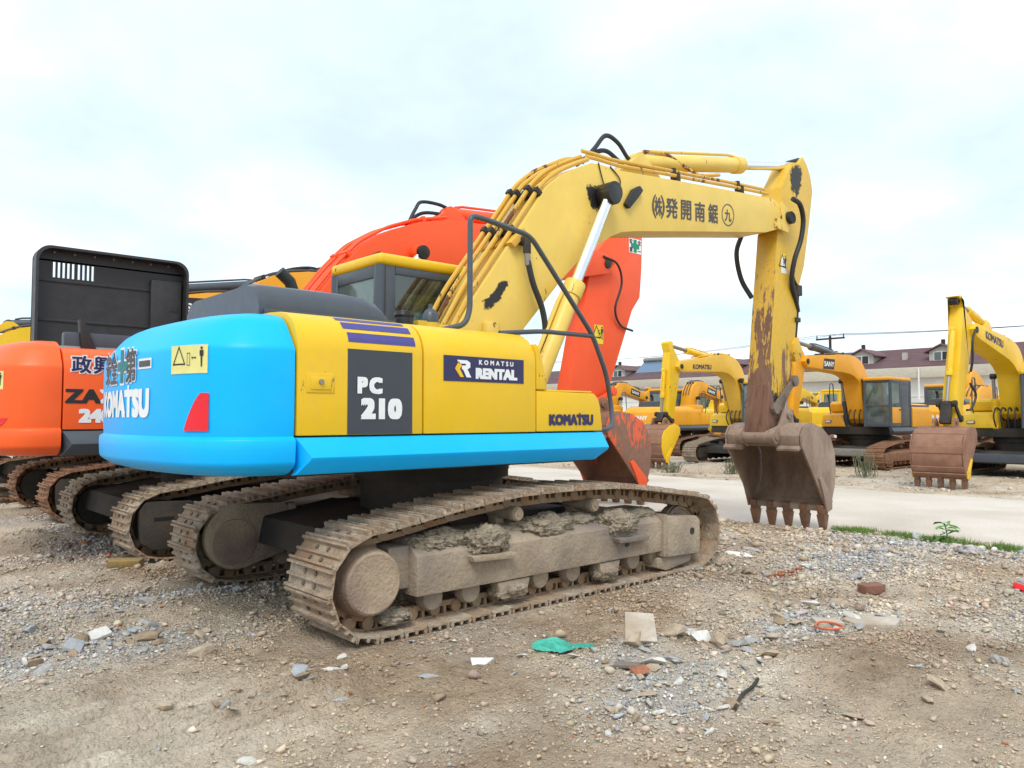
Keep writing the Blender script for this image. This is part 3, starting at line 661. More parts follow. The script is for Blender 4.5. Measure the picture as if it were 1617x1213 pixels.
def cab(root, st):
    x0, x1, y0, y1, zb, zt = -.35, 1.32, .386, 1.30, 1.40, 2.98
    fm, lm, rm_ = st['cabframe'], st.get('cablow', st['cabframe']), st['cabroof']
    m = MB()
    H = zt - zb
    wall_with_window(m, (x0, y0, zb), (0, 1, 0), (0, 0, 1), y1 - y0, H, (.11, .80, 1.03, 1.46), .04, (-1, 0, 0))                       # rear
    wall_with_window(m, (x0, y0, zb), (1, 0, 0), (0, 0, 1), x1 - x0, H, (.185, 1.58, .55, 1.50), .04, (0, -1, 0))                       # right
    wall_with_window(m, (x1, y1, zb), (-1, 0, 0), (0, 0, 1), x1 - x0, H, (.09, .78, .12, 1.50), .04, (0, 1, 0))                          # left, door opening
    wall_with_window(m, (x1, y0, zb), (0, 1, 0), (0, 0, 1), y1 - y0, H, (.07, y1 - y0 - .07, .14, 1.50), .04, (1, 0, 0))                # front
    body = m.obj('cab', fm, root, .012); body.location.x = st.get('cab_dx', 0)
    m = MB()
    wall_with_window(m, (x1 - .88, y1 + .006, zb), (-1, 0, 0), (0, 0, 1), .66, H - .04, (.06, .60, .72, 1.44), .03, (0, 1, 0)); m.obj('cab_rear_panel', fm, body, .008)
    for x, y in ((x0 + .03, y0 + .03), (x0 + .03, y1 - .03), (x1 - .03, y0 + .03), (x1 - .03, y1 - .03)):
        MB().cyl((x, y, zb), (x, y, zt), .052, n=14).obj('cab_pillar', fm, body)
    m = MB(); m.box(x0 - .015, x1 + .05, y0 - .02, y1 + .02, zt - .005, zt + .115); m.obj('cab_roof', rm_, body, .055, 4)
    g = st.get('glass', M['glass'])
    pane(body, [(x0 + .02, y0 + .10, zb + 1.02), (x0 + .02, y1 - .10, zb + 1.02), (x0 + .02, y1 - .10, zb + 1.47), (x0 + .02, y0 + .10, zb + 1.47)], g)
    pane(body, [(x0 + .18, y0 + .02, zb + .54), (x1 - .08, y0 + .02, zb + .54), (x1 - .08, y0 + .02, zb + 1.51), (x0 + .18, y0 + .02, zb + 1.51)], st.get('glassr', g), nrm=(0, 1, 0))
    pane(body, [(x1 - .08, y1 - .02, zb + .66), (x1 - .79, y1 - .02, zb + .66), (x1 - .79, y1 - .02, zb + 1.51), (x1 - .08, y1 - .02, zb + 1.51)], g, nrm=(0, 1, 0))
    pane(body, [(x1 - .94, y1 - .005, zb + .71), (x1 - 1.48, y1 - .005, zb + .71), (x1 - 1.48, y1 - .005, zb + 1.45), (x1 - .94, y1 - .005, zb + 1.45)], g, nrm=(0, 1, 0))
    pane(body, [(x1 - .02, y0 + .06, zb + .72), (x1 - .02, y1 - .06, zb + .72), (x1 - .02, y1 - .06, zb + 1.51), (x1 - .02, y0 + .06, zb + 1.51)], g)
    pane(body, [(x1 - .02, y0 + .06, zb + .13), (x1 - .02, y1 - .06, zb + .13), (x1 - .02, y1 - .06, zb + .70), (x1 - .02, y0 + .06, zb + .70)], g)
    MB().box(x1 - .035, x1 + .006, y0 + .05, y1 - .05, zb + .695, zb + .735).obj('windscreen_bar', M['charcoal'], body, .006)
    MB().box(x1 - .80, x1 - .09, y1 - .03, y1 + .012, zb + .12, zb + .66).obj('door_panel', lm, body, .015)
    MB().box(x1 - .75, x1 - .62, y1 + .012, y1 + .03, zb + .56, zb + .60).obj('door_handle', M['black'], body, .005)
    m = MB(); m.box(.12, .62, .62, 1.10, zb + .35, zb + .50); m.prism([(.05, zb + .45), (.20, zb + .45), (.10, zb + 1.12), (-.04, zb + 1.10)], .63, 1.09); m.prism([(-.04, zb + 1.10), (.07, zb + 1.12), (.05, zb + 1.32), (-.04, zb + 1.32)], .75, .97)
    m.obj('seat', M['seat'], body, .04)
    m = MB()
    for yy in (.58, 1.14): m.box(.25, .85, yy - .06, yy + .06, zb + .3, zb + .58); m.cyl((.72, yy, zb + .55), (.78, yy, zb + .78), .02)
    m.obj('control_console', M['black'], body, .02)
    MB().box(x0 + .05, x1 - .05, y0 + .05, y1 - .05, zt - .02, zt - .008).obj('headliner', wallgrey(), body)
    MB().box(x0 + .05, x1 - .05, y0 + .05, y1 - .05, zb - .02, zb + .05).obj('cab_floor', M['black'], body)
    if st.get('wiper', 1): MB().tube([(x1 + .01, y0 + .1, zb + .8), (x1 + .015, y0 + .35, zb + 1.35)], .008, 6).obj('wiper', M['black'], body)
    return body
def boom_poly(F, K, T, h=(.20, .42, .19)):
    F, K, T = Vector(F), Vector(K), Vector(T); C = [F, F.lerp(K, .5)]; a = F.lerp(K, .62); b_ = T.lerp(K, .66)
    for i in range(9):
        t = i / 8; C.append(a * (1 - t) ** 2 + K * 2 * t * (1 - t) + b_ * t * t)
    C += [K.lerp(T, .65), T]; up = []; dn = []; n = len(C)
    L = [0.0]
    for i in range(n - 1): L.append(L[-1] + (C[i + 1] - C[i]).length)
    km = L[6]
    for i in range(n):
        d = (C[min(i + 1, n - 1)] - C[max(i - 1, 0)]).normalized(); nv = Vector((-d.y, d.x))
        w = h[0] + (h[1] - h[0]) * (L[i] / km) ** .75 if L[i] < km else h[1] + (h[2] - h[1]) * ((L[i] - km) / (L[-1] - km))
        up.append(C[i] + nv * w); dn.append(C[i] - nv * w)
    d0 = (C[0] - C[1]).normalized(); d1 = (C[-1] - C[-2]).normalized()
    return [tuple(p) for p in up + [T + d1 * h[2]] + dn[::-1] + [F + d0 * h[0]]], [tuple(p) for p in up]
def arm_poly(P, Q, E):
    P, Q, E = Vector(P), Vector(Q), Vector(E); u = (Q - P).normalized(); L = (Q - P).length; n = Vector((-u.y, u.x))
    if n.x < 0: n = -n
    at = lambda k, o: P + u * L * k + n * o
    s = L / 3.28
    pts = [at(.06, -.17 * s), at(.30, -.14 * s), at(.70, -.10 * s), at(.94, -.09 * s), at(1.03, -.05 * s), at(1.045, .05 * s), at(1.0, .15 * s), at(.86, .40 * s), at(.69, .54 * s), at(.30, .62 * s), at(.0, .78 * s), at(-.17, .80 * s), E + n * .22 * s - u * .02, E - u * .12 + n * .05, E - u * .10 - n * .10, E - n * .2 * s + u * .05, at(-.10, -.02 * s)]
    return [tuple(p) for p in pts], n, u
BPROF = [(.14, -.14), (.12, .02), (.21, .14), (.43, .20), (.73, .13), (1.0, -.03), (1.12, -.25), (1.14, -.52), (1.09, -.76), (1.0, -.95), (.84, -1.05)]
def bucket(root, Q, ang, st, w=.60, sc=1.0, name='bucket'):
    c_, s_ = math.cos(R(ang)) * sc, math.sin(R(ang)) * sc
    T = lambda p: (Q[0] + p[0] * c_ - p[1] * s_, Q[1] + p[0] * s_ + p[1] * c_)
    bmn = st['bucket']; w *= sc
    prof = [Vector(p) for p in BPROF]; inn = []
    for i, p in enumerate(prof):
        d = (prof[min(i + 1, len(prof) - 1)] - prof[max(i - 1, 0)]).normalized(); inn.append(p + Vector((d.y, -d.x)) * .035)
    m = MB(); m.prism([T(p) for p in prof + inn[::-1]], -w + .028, w - .028)
    b = m.obj(name, bmn, root, .008)
    for sgn in (-1, 1):
        m = MB(); m.prism([T(p) for p in BPROF], sgn * w - .016, sgn * w + .016); m.obj('side_plate', st.get('sidep', bmn), b, .007)
        m = MB(); m.prism([T(p) for p in ((.70, -.84), (.58, -.60), (.66, -.58), (.95, -.90), (.95, -1.06), (.80, -1.10))], sgn * (w + .017), sgn * (w + .045)); m.obj('side_cutter', st.get('cutter', bmn), b, .006)
        m = MB(); m.prism([T(p) for p in ((.14, -.15), (.05, -.10), (-.09, .02), (-.07, .10), (.02, .12), (.20, .16), (.36, .40), (.46, .42), (.55, .36), (.62, .16))], sgn * .235 * sc - .022, sgn * .235 * sc + .022); m.obj('bucket_ear', bmn, b, .008)
        q = T((0, 0)); m = MB(); m.cyl((q[0], sgn * .20 * sc, q[1]), (q[0], sgn * .31 * sc, q[1]), .105 * sc, n=22); m.cyl((q[0], sgn * .30 * sc, q[1]), (q[0], sgn * .325 * sc, q[1]), .055 * sc, n=14); m.obj('pin_hub', bmn, b, .008)
        q = T((.45, .33)); m = MB(); m.cyl((q[0], sgn * .20 * sc, q[1]), (q[0], sgn * .29 * sc, q[1]), .075 * sc, n=18); m.cyl((q[0], sgn * .28 * sc, q[1]), (q[0], sgn * .30 * sc, q[1]), .035 * sc, n=12); m.obj('pin_hub', bmn, b, .006)
    m = MB(); m.prism([T(p) for p in ((.14, -.16), (.06, -.20), (.05, -.165), (.10, -.12))], -w, -.27 * sc); m.obj('top_flange', bmn, b, .006)
    m = MB(); m.prism([T(p) for p in ((.14, -.16), (.06, -.20), (.05, -.165), (.10, -.12))], .27 * sc, w); m.obj('top_flange', bmn, b, .006)
    m = MB(); m.prism([T(p) for p in ((.80, -1.01), (1.02, -.93), (1.04, -.96), (.86, -1.085), (.80, -1.09))], -w - .012, w + .012); m.obj('cutting_edge', bmn, b, .005)
    for k in range(5):
        yy = (-.9 + .45 * k) * w; h = .052 * sc
        m = MB(); m.prism([T(p) for p in ((.76, -1.0), (.92, -.98), (.94, -1.08), (.90, -1.17), (.80, -1.17))], yy - h, yy + h); t_ = m.obj('tooth', st.get('tooth', M['tooth']), b, .008)
        a = [(*T(p),) for p in ((.785, -1.14), (.925, -1.14), (.885, -1.385), (.855, -1.385))]; hh = (.064 * sc, .064 * sc, .045 * sc, .045 * sc)
        m = MB(); m.add([(p[0], yy - q, p[1]) for p, q in zip(a, hh)] + [(p[0], yy + q, p[1]) for p, q in zip(a, hh)], [(0, 1, 2, 3), (7, 6, 5, 4), (0, 4, 5, 1), (1, 5, 6, 2), (2, 6, 7, 3), (3, 7, 4, 0)]); m.obj('tooth_tip', st.get('tooth', M['tooth']), t_, .006)
    if st.get('ribs'):
        for i in (4, 6, 8):
            p = Vector(BPROF[i]); q = Vector(BPROF[i + 1]); d = (q - p).normalized(); o_ = Vector((-d.y, d.x)) * .022
            if o_.x < 0: o_ = -o_
            m = MB(); m.prism([T(z) for z in (p.lerp(q, .1), p.lerp(q, .8), p.lerp(q, .75) + o_, p.lerp(q, .15) + o_)], -w, w); m.obj('wear_strip', bmn, b, .005)
    return b, T
def ram(root, name, p0, p1, frac, r, yy, mat, rodm, gland=None):
    a = Vector((p0[0], yy, p0[1])); b_ = Vector((p1[0], yy, p1[1])); d = (b_ - a).normalized(); mid = a.lerp(b_, frac)
    m = MB(); m.cyl(a, mid, r, n=20); m.cyl(mid - d * .16, mid + d * .015, r * 1.17, n=20); m.cyl(a + Vector((0, -r * .9, 0)), a + Vector((0, r * .9, 0)), r * 1.05, n=18)
    c_ = m.obj(name, mat, root, .008)
    MB().cyl(mid, b_ - d * .05, r * .62, n=20).obj('cylinder_rod', rodm, c_)
    MB().cyl(b_ + Vector((0, -r * .95, 0)), b_ + Vector((0, r * .95, 0)), r * 1.1, n=18).obj('rod_eye', gland or mat, c_, .008)
    side = d.cross(Vector((0, 1, 0)))
    if side.z < 0: side = -side
    MB().tube([a + side * r * 1.1 + d * .15, a + side * r * 1.35 + d * .3, mid + side * r * 1.35 - d * .3, mid + side * r * 1.15 - d * .12], .022, 8).obj('cylinder_pipe', mat, c_)
    return c_
def off_path(pts, o):
    P = [Vector(p) for p in pts]; out = []
    for i in range(len(P)):
        d = (P[min(i + 1, len(P) - 1)] - P[max(i - 1, 0)]).normalized(); out.append(P[i] + Vector((-d.y, d.x)) * o)
    return out
def excavator(label, loc, heading, st, group=None, sc=1.0):
    """the parts common to every machine in the yard"""
    root = tag(empty('excavator', loc, heading, sc), label, 'excavator', group)
    det = st.get('det', 2)
    # undercarriage
    for sg in (-1, 1): crawler(root, sg, st)
    m = MB(); m.box(-.55, .85, -1.0, 1.0, .42, .70); m.prism([(-1.3, .36), (-.5, .40), (-.5, .72), (-1.25, .60)], -.97, .97); m.prism([(1.7, .36), (.8, .40), (.8, .72), (1.65, .60)], -.97, .97)
    m.obj('undercarriage', M['darkframe'], root, .02)
    m = MB(); m.cyl((0, 0, .68), (0, 0, .98), .66, n=40); m.cyl((0, 0, .96), (0, 0, 1.12), .72, n=40); m.obj('turntable', M['dark'], root, .015)
    if st.get('blade'):      # dozer-like cross bar between the tracks seen from the front
        MB().box(2.0, 2.2, -.9, .9, .42, .66).obj('front_crossbar', st['blade'], root, .02)
    # upper structure
    m = MB(); m.box(-2.04, .86, -1.28, 1.28, 1.12, 1.384); m.obj('revolving_frame', M['darkframe'], root, .01)
    counterweight(root, st['cw'], st.get('cwtop', 2.2))
    bd = st['body']
    m = MB(); m.box(-2.04, -.40, -.72, 1.30, 1.386, 2.16); m.box(-.42, .10, -.72, .34, 1.386, 2.0); m.obj('engine_bay', st.get('bay', M['charcoal']), root, .02)
    # left panels
    m = MB(); m.prism_x([(-y, z) for y, z in PROF] + [(.72, 1.385)], -2.035, -.42); m.obj('engine_door', bd, root, .008, ang=50)
    for sg in (-1, 1):
        e1 = .90 if sg < 0 else 1.40
        poly = [(sg * 1.28, 1.378), (sg * 1.335, 1.372), (sg * 1.415, 1.245), (sg * 1.405, 1.225), (sg * 1.335, 1.135), (sg * 1.24, 1.125), (sg * 1.24, 1.378)]
        m = MB().prism_x(poly, -2.04, e1)
        vs = []
        for x, y, z in m.v:                      # mitred ends
            k = (abs(y) - 1.335) / .08
            if x < -2 and k > 0: x += .0 if z > 1.3 else .075 * k
            if x > .8 and k < .1 and z < 1.3: x -= .10
            vs.append((x, y, z))
        m.v = vs; m.obj('side_skirt', st['skirt'], root, .006)
    MB().box(.10, .86, -1.30, -.42, 1.386, 1.46).obj('front_deck', st['skirt'] if st.get('deckskirt') else bd, root, .01)
    # engine hood
    hm = st.get('hood', M['charcoal'])
    if st.get('hoodlid', True):
        pro = [(-.78, 2.20), (-.80, 2.26), (-.77, 2.36), (-.70, 2.435), (-.58, 2.465), (.42, 2.465), (.53, 2.44), (.61, 2.36), (.63, 2.26), (.61, 2.20)]
        m = MB(); a = []
        for x, k in ((-2.06, .93), (-2.02, .985), (-1.96, 1.0), (-1.30, 1.0), (-1.17, .965), (-1.08, .86), (-1.02, .66), (-.985, .40), (-.97, .1)):
            a.append([(x, y, 2.20 + (z - 2.20) * k) for y, z in pro])
        vs = [p for r_ in a for p in r_]; q = len(pro)
        fs = [(i * q + j, i * q + j + 1, (i + 1) * q + j + 1, (i + 1) * q + j) for i in range(len(a) - 1) for j in range(q - 1)] + [tuple(range(q)), tuple((len(a) - 1) * q + j for j in range(q))[::-1]]
        m.add(vs, fs); hood = m.obj('engine_hood', hm, root, smooth=50)
        MB().box(-2.03, -.94, -.815, .66, 2.225, 2.262).obj('hood_lip', hm, hood, .012)
        for i in range(4): MB().prism([(-2.05, 2.36), (-2.0, 2.46), (-1.93, 2.472), (-1.93, 2.46), (-2.0, 2.44)], -.45 + i * .26, -.43 + i * .26).obj('hood_rib', hm, hood, .004)
        MB().tube([(-1.16, .52, 2.40), (-1.16, .52, 2.62), (-1.20, .52, 2.72), (-1.30, .52, 2.80)], .055, 12).obj('exhaust_pipe', M['rubber'], root)
    cab(root, st)
    # boom brackets
    for yy in (-.37, .37):
        m = MB(); m.prism([(-.25, 1.386), (.86, 1.386), (.80, 1.75), (.55, 2.05), (.25, 2.12), (-.10, 1.95)], yy - .025, yy + .025); m.obj('boom_bracket', st['boom'], root, .008)
    return root
def attach(root, st, po):
    """boom, arm, rams and bucket from the pose"""
    bw = po.get('bw', .29); bmn = st['boom']
    if 'boom_outline' in po: outline, back = po['boom_outline'], po['boom_back']
    else: outline, back = boom_poly(po['F'], po['K'], po['T'], po.get('h', (.20, .40, .19)))
    boom = MB().prism(outline, -bw, bw).obj('boom', bmn, root, .014, 2, ang=25)
    P = po['P']; Q = po['Q']; E = po['E']
    if 'arm_outline' in po:
        ao = po['arm_outline']; u = (Vector(Q) - Vector(P)).normalized(); n = Vector((-u.y, u.x))
    else: ao, n, u = arm_poly(P, Q, E)
    aw = po.get('aw', .16)
    arm = MB().prism(ao, -aw, aw).obj('arm', st['arm'], root, .012, 2, ang=25)
    MB().cyl((P[0], -bw - .03, P[1]), (P[0], bw + .03, P[1]), .085, n=18).obj('arm_pin', M['dark'], arm, .008)
    hub = MB().cyl((Q[0], -.20 * po.get('bs', 1), Q[1]), (Q[0], .20 * po.get('bs', 1), Q[1]), .095, n=22).obj('arm_hub', st.get('armend', st['arm']), arm, .008)
    br = po['B0']
    m = MB(); m.prism([(br[0] - .42, br[1] - .22), (br[0] + .45, br[1] - .20), (br[0] + .08, br[1] + .06), (br[0] - .06, br[1] + .06)], -.14, .14); m.obj('ram_bracket', bmn, boom, .01)
    ram(root, 'arm_cylinder', br, E, po.get('af', .58), .105, 0, st.get('ram', bmn), st.get('rod', M['chrome']), M['grease'])
    for yy in (-po.get('cy', .42), po.get('cy', .42)):
        ram(root, 'boom_cylinder', po['C0'], po['C1'], po.get('cf', .60), po.get('cr', .095), yy, st.get('ram', bmn), st.get('rod', M['chrome']), M['grease'])
    MB().cyl((po['C1'][0], -.46, po['C1'][1]), (po['C1'][0], .46, po['C1'][1]), .05, n=16).obj('cylinder_pin', M['dark'], boom)
    # bucket ram and linkage on the outer face of the arm
    Pv, Qv = Vector(P), Vector(Q); L = (Qv - Pv).length; s = L / 3.28
    k0 = Pv + u * L * .12 + n * (.86 * s); k1 = Pv + u * L * .80 + n * (.66 * s)
    if 'BK' in po: k0, k1 = map(Vector, po['BK'])
    ram(root, 'bucket_cylinder', tuple(k0), tuple(k1), .62, .07, 0, st.get('ram', bmn), st.get('rod', M['steel']), M['dark'])
    bang = po.get('ang', 0)
    bk, T = bucket(root, Q, bang, st, po.get('w', .60), po.get('bs', 1.0))
    e2 = Vector(T((.45, .33))); lv = Pv + u * L * .87 + n * (.10 * s)
    for yy in (-.19, .19):
        m = MB()
        d = (k1 - lv).normalized(); q = Vector((-d.y, d.x)) * .055
        m.prism([tuple(lv - d * .08 + q), tuple(lv - d * .08 - q), tuple(k1 + d * .07 - q), tuple(k1 + d * .07 + q)], yy * po.get('bs', 1) - .022, yy * po.get('bs', 1) + .022)
        for e_ in (lv, k1): m.cyl((e_.x, (yy - .045 * (1 if yy > 0 else -1)) * po.get('bs', 1), e_.y), (e_.x, yy * po.get('bs', 1) + .05 * (1 if yy > 0 else -1), e_.y), .085, n=18)
        m.obj('tipping_link', st.get('linkm', M['steel']), root, .012)
    d = (e2 - k1).normalized(); q = Vector((-d.y, d.x)) * .06
    m = MB(); m.prism([tuple(k1 - d * .06 + q), tuple(k1 - d * .06 - q), tuple(e2 + d * .07 - q), tuple(e2 + d * .07 + q)], -.13 * po.get('bs', 1), .13 * po.get('bs', 1)); m.obj('bucket_link', st.get('linkm', M['steel']), root, .015)
    return boom, arm, bk, back
def pipes(boom, back, mat, ys, offs, i0=0, i1=None, r=.024, clamps=(), n=8, clampmat=None):
    for yy, o in zip(ys, offs):
        P = off_path(back[i0:i1], o); pts = fillet([(p.x, yy, p.y) for p in P], .12, 3)
        MB().tube(pts, r, n).obj('hydraulic_pipe', mat, boom)
    for k in clamps:
        a = Vector(back[k[0]]).lerp(Vector(back[k[0] + 1]), k[1]); d = (Vector(back[k[0] + 1]) - Vector(back[k[0]])).normalized(); nv = Vector((-d.y, d.x)); q = r * 1.55
        for yy, o in zip(ys, offs):
            c = a + nv * o; m = MB(); m.prism([tuple(c - d * .03 - nv * (o + .01)), tuple(c + d * .03 - nv * (o + .01)), tuple(c + d * .03 + nv * q), tuple(c - d * .03 + nv * q)], yy - q, yy + q); m.obj('pipe_clamp', clampmat or M['dark'], boom, .008)
def hose(parent, pts, r=.02, mat=None, k=6, name='hydraulic_hose'): return MB().tube(pts, r, 10, k).obj(name, mat or M['rubber'], parent)
def warn_sticker(parent, fn, w, h, base, tri=True):
    """yellow pictogram label: triangle, figure, arrow and small print"""
    s = decal('warning_sticker', quad2d(w, h, 4, 1), fn(0, 0, 0), base, parent)
    def at(dx, dz): return fn(dx, dz, .0025)
    q = h * .74
    tp = [(-q * .5, -q * .42), (q * .5, -q * .42), (0, q * .5)]; ti = [(x * .78, z * .78 - q * .02) for x, z in tp]
    decal('pictogram', (np.array(tp + ti), [(0, 1, 4, 3), (1, 2, 5, 4), (2, 0, 3, 5)]), at(-w * .25, h * .12), M['black'], s)
    f = [(-.035, -.5), (.035, -.5), (.05, .0), (.11, .02), (.11, .28), (-.11, .28), (-.11, .02), (-.05, 0)]
    decal('pictogram', poly2d([(x * q, z * q) for x, z in f]), at(w * .36, h * .10), M['black'], s)
    decal('pictogram', poly2d([(.07 * q * math.cos(a), .07 * q * math.sin(a)) for a in np.linspace(0, 6.28, 10)[:-1]]), at(w * .36, h * .10 + q * .38), M['black'], s)
    decal('pictogram', poly2d([(-.16 * q, 0), (-.08 * q, .07 * q), (-.08 * q, .02 * q), (.08 * q, .02 * q), (.08 * q, .07 * q), (.16 * q, 0), (.08 * q, -.07 * q), (.08 * q, -.02 * q), (-.08 * q, -.02 * q), (-.08 * q, -.07 * q)]), at(w * .17, h * .05), M['black'], s)
    decal('pictogram', (np.array([(-.1 * q, -.4 * q), (.1 * q, -.4 * q), (.1 * q, .2 * q), (-.1 * q, .2 * q), (-.075 * q, -.37 * q), (.075 * q, -.37 * q), (.075 * q, .17 * q), (-.075 * q, .17 * q)]), [(0, 1, 5, 4), (1, 2, 6, 5), (2, 3, 7, 6), (3, 0, 4, 7)]), at(w * .03, h * .08), M['black'], s)
    return s
def plus2d(a, b): return poly2d([(-b, -a), (b, -a), (b, -b), (a, -b), (a, b), (b, b), (b, a), (-b, a), (-b, b), (-a, b), (-a, -b), (-b, -b)])

# ------------------------------------------------------------------ the blue and yellow excavator in front
ST = dict(frame=M['mudframe'], roller=M['mudframe'], shoes='mud', det=2, motor='disc', cw=M['blue'], body=M['yellow'], skirt=M['blue'], hood=M['charcoal'],
          cabframe=M['greyp'], cabroof=M['yellow'], boom=M['boomy'], arm=M['army'], armend=M['bucket'], bucket=M['bucket'], glass=M['glass'], glassr=M['glassd'], ram=M['boomy'], rod=M['chrome'], linkm=rough_mat('greasy_link_steel', ((.13, .10, .075), (.26, .20, .15), (.07, .055, .045)), 6, .6, .4))
main = excavator('blue and yellow excavator with muddy tracks and rusty bucket, nearest machine in the yard', (0, 0, 0), 0, ST)
panel(main, 'rear_side_door', -2.036, -1.062, M['yellow']); panel(main, 'front_side_door', -1.046, .072, M['yellow'])
m = MB(); m.prism([(.086, 1.735), (.086, 2.115), (.12, 2.075), (.155, 1.985), (.19, 1.85), (.214, 1.735)], -1.335, -.72); m.obj('front_corner_cover', M['yellow'], main, .012)
m = MB(); m.prism([(.088, 1.386), (.898, 1.386), (.895, 1.43), (.87, 1.60), (.845, 1.67), (.79, 1.715), (.086, 1.722)], -1.338, -.55); tb = m.obj('tool_box', M['yellow'], main, .012)
MB().box(.10, .80, -1.30, -.6, 1.722, 1.737).obj('tool_box_lid', M['yellow'], tb, .006)
door = [o for o in main.children if o.name.startswith('rear_side_door')][0]; fdoor = [o for o in main.children if o.name.startswith('front_side_door')][0]
decal('slate_panel', quad2d(.524, .578), on_panel(-1.413, (1.385 - 1.385) + .292, .003), M['panelk'], door)
tz = lambda z: z - 1.385
for t0, hh, xa, xb in ((.665, .072, -1.665, -1.118), (.765, .070, -1.685, -1.130), (.855, .055, -1.70, -1.142)):
    if hh: decal('violet_stripe', quad2d(xb - xa, hh, 1, 5), on_panel((xa + xb) / 2, t0, .003), M['purple'], door)
decal('lettering', text2d('PC', .120, .075, .98, 1.35), right_side(-1.503, 1.722, -1.3465), M['white'], door)
decal('lettering', text2d('210', .152, .075, 1.12, 1.08), right_side(-1.408, 1.563, -1.3465), M['white'], door)
m = MB(); m.box(-1.975, -1.775, -1.346, -1.338, 1.664, 1.79); la = m.obj('latch_recess', M['yellow'], door, .006)
m = MB(); m.box(-1.945, -1.80, -1.352, -1.345, 1.685, 1.765); m.obj('latch_plate', M['yellow'], door, .006); MB().cyl((-1.875, -1.352, 1.735), (-1.875, -1.366, 1.735), .017, n=14).obj('lock_barrel', M['steel'], door)
# rental plate
decal('name_plate', quad2d(.81, .192), right_side(-.47, 1.872, -1.3435), M['navy'], fdoor)
decal('lettering', text2d('KOMATSU', .038, .04, 1.06, 1.75), right_side(-.36, 1.928, -1.3462), M['white'], fdoor)
decal('lettering', text2d('RENTAL', .088, .075, 1.08, 1.03), right_side(-.355, 1.842, -1.3462), M['white'], fdoor)
decal('emblem', poly2d([(-.066, .063), (.03, .063), (.062, .046), (.062, .01), (.035, -.006), (.072, -.066), (.025, -.066), (-.008, -.008), (-.02, -.008), (-.02, .022), (.018, .022), (.018, .036), (-.045, .036)]), right_side(-.685, 1.874, -1.3462), M['white'], fdoor)
decal('emblem', poly2d([(-.075, .052), (-.052, .03), (-.07, -.006), (-.036, -.066), (-.06, -.066), (-.110, -.002)]), right_side(-.660, 1.874, -1.3462), M['amberp'], fdoor)
decal('emblem', poly2d([(-.04, .036), (-.018, .022), (-.04, -.004), (.0, -.066), (-.035, -.066), (-.068, -.002)]), right_side(-.685, 1.874, -1.3475), M['amberp'], fdoor)
decal('lettering', komatsu(.098, .97), right_side(.497, 1.484, -1.3425), M['navy'], tb)
cwm = [o for o in main.children if o.name.startswith('counterweight')][0]
decal('lettering', komatsu(.205, .98), on_cw(CWL + .07, 1.60), M['white'], cwm)
def cw_glyphs(body, h, s0, z0, ink, parent, out=.05):
    decal('lettering_outline', text2d(body, h * 1.10, out, .84), on_cw(s0, z0, .0015), M['white'], parent)
    decal('lettering', text2d(body, h, .022, .84), on_cw(s0, z0, -.0025), ink, parent)
for g, ds in (('安', .43), ('全', .215), ('第', -.205)): cw_glyphs(g, .24, CWL + .02 + ds, 1.865, M['ink'], cwm)
decal('lettering_outline', quad2d(.215, .070, 3), on_cw(CWL - .425, 1.865, .0015), M['white'], cwm); decal('lettering', quad2d(.18, .040, 3), on_cw(CWL - .425, 1.865, -.002), M['ink'], cwm)
decal('cross_outline', plus2d(.135, .048), on_cw(CWL, 1.865, .0015), M['white'], cwm); decal('green_cross', plus2d(.118, .034), on_cw(CWL, 1.865, -.002), M['teal'], cwm)
warn_sticker(cwm, lambda dx, dz, o: on_cw(.72 - dx, 1.868 + dz, .0005 - o), .335, .180, M['sticker'])
rfl = [(-.118, -.105), (-.05, -.078), (.01, -.046), (.06, -.016), (.10, .016), (.118, .034)]
decal('red_reflector', (np.array([(l_ + (.10 - l_) * q / 4, z_) for z_, l_ in rfl for q in range(5)]), [(5 * i + q, 5 * i + q + 1, 5 * i + q + 6, 5 * i + q + 5) for i in range(5) for q in range(4)]), on_cw(.64, 1.537, -.001), M['red'], cwm)
# boom with its measured outline
BO = [(.05, 2.25), (.313, 2.643), (.8, 3.27), (1.301, 3.93), (1.50, 4.085), (1.72, 4.205), (2.0, 4.335), (2.12, 4.352), (2.481, 4.356), (4.2, 4.53), (5.902, 4.687), (6.226, 4.60), (6.37, 4.47), (6.27, 4.33), (5.71, 4.156), (4.2, 3.92), (2.76, 3.689), (2.5, 3.635), (2.329, 3.561), (1.934, 3.336), (1.486, 2.934), (.981, 2.411), (.62, 1.9), (.4, 1.75), (.15, 1.8)]
AO = [(6.16, 4.27), (5.98, 3.10), (5.82, 2.0), (5.73, 1.36), (5.70, 1.24), (5.73, 1.15), (5.84, 1.15), (5.96, 1.25), (6.25, 1.69), (6.42, 2.06), (6.49, 2.26), (6.60, 2.60), (6.66, 2.84), (6.76, 3.48), (6.95, 3.85), (7.14, 4.57), (7.26, 5.08), (7.20, 5.30), (7.10, 5.45), (6.97, 5.56), (6.84, 5.44), (6.62, 5.40), (6.45, 5.16), (6.28, 4.95)]
POSE = dict(boom_outline=BO, boom_back=BO[:11], arm_outline=AO, P=(6.30, 4.47), Q=(5.775, 1.23), E=(6.98, 5.45), B0=(3.05, 4.63), C0=(.80, 1.42), C1=(2.14, 3.96), cf=.585, cr=.098, af=.60, BK=((7.08, 4.15), (6.50, 2.05)), ang=0, cy=.36)
boom, arm, bkt, back = attach(main, ST, POSE); boom.scale.y = .80
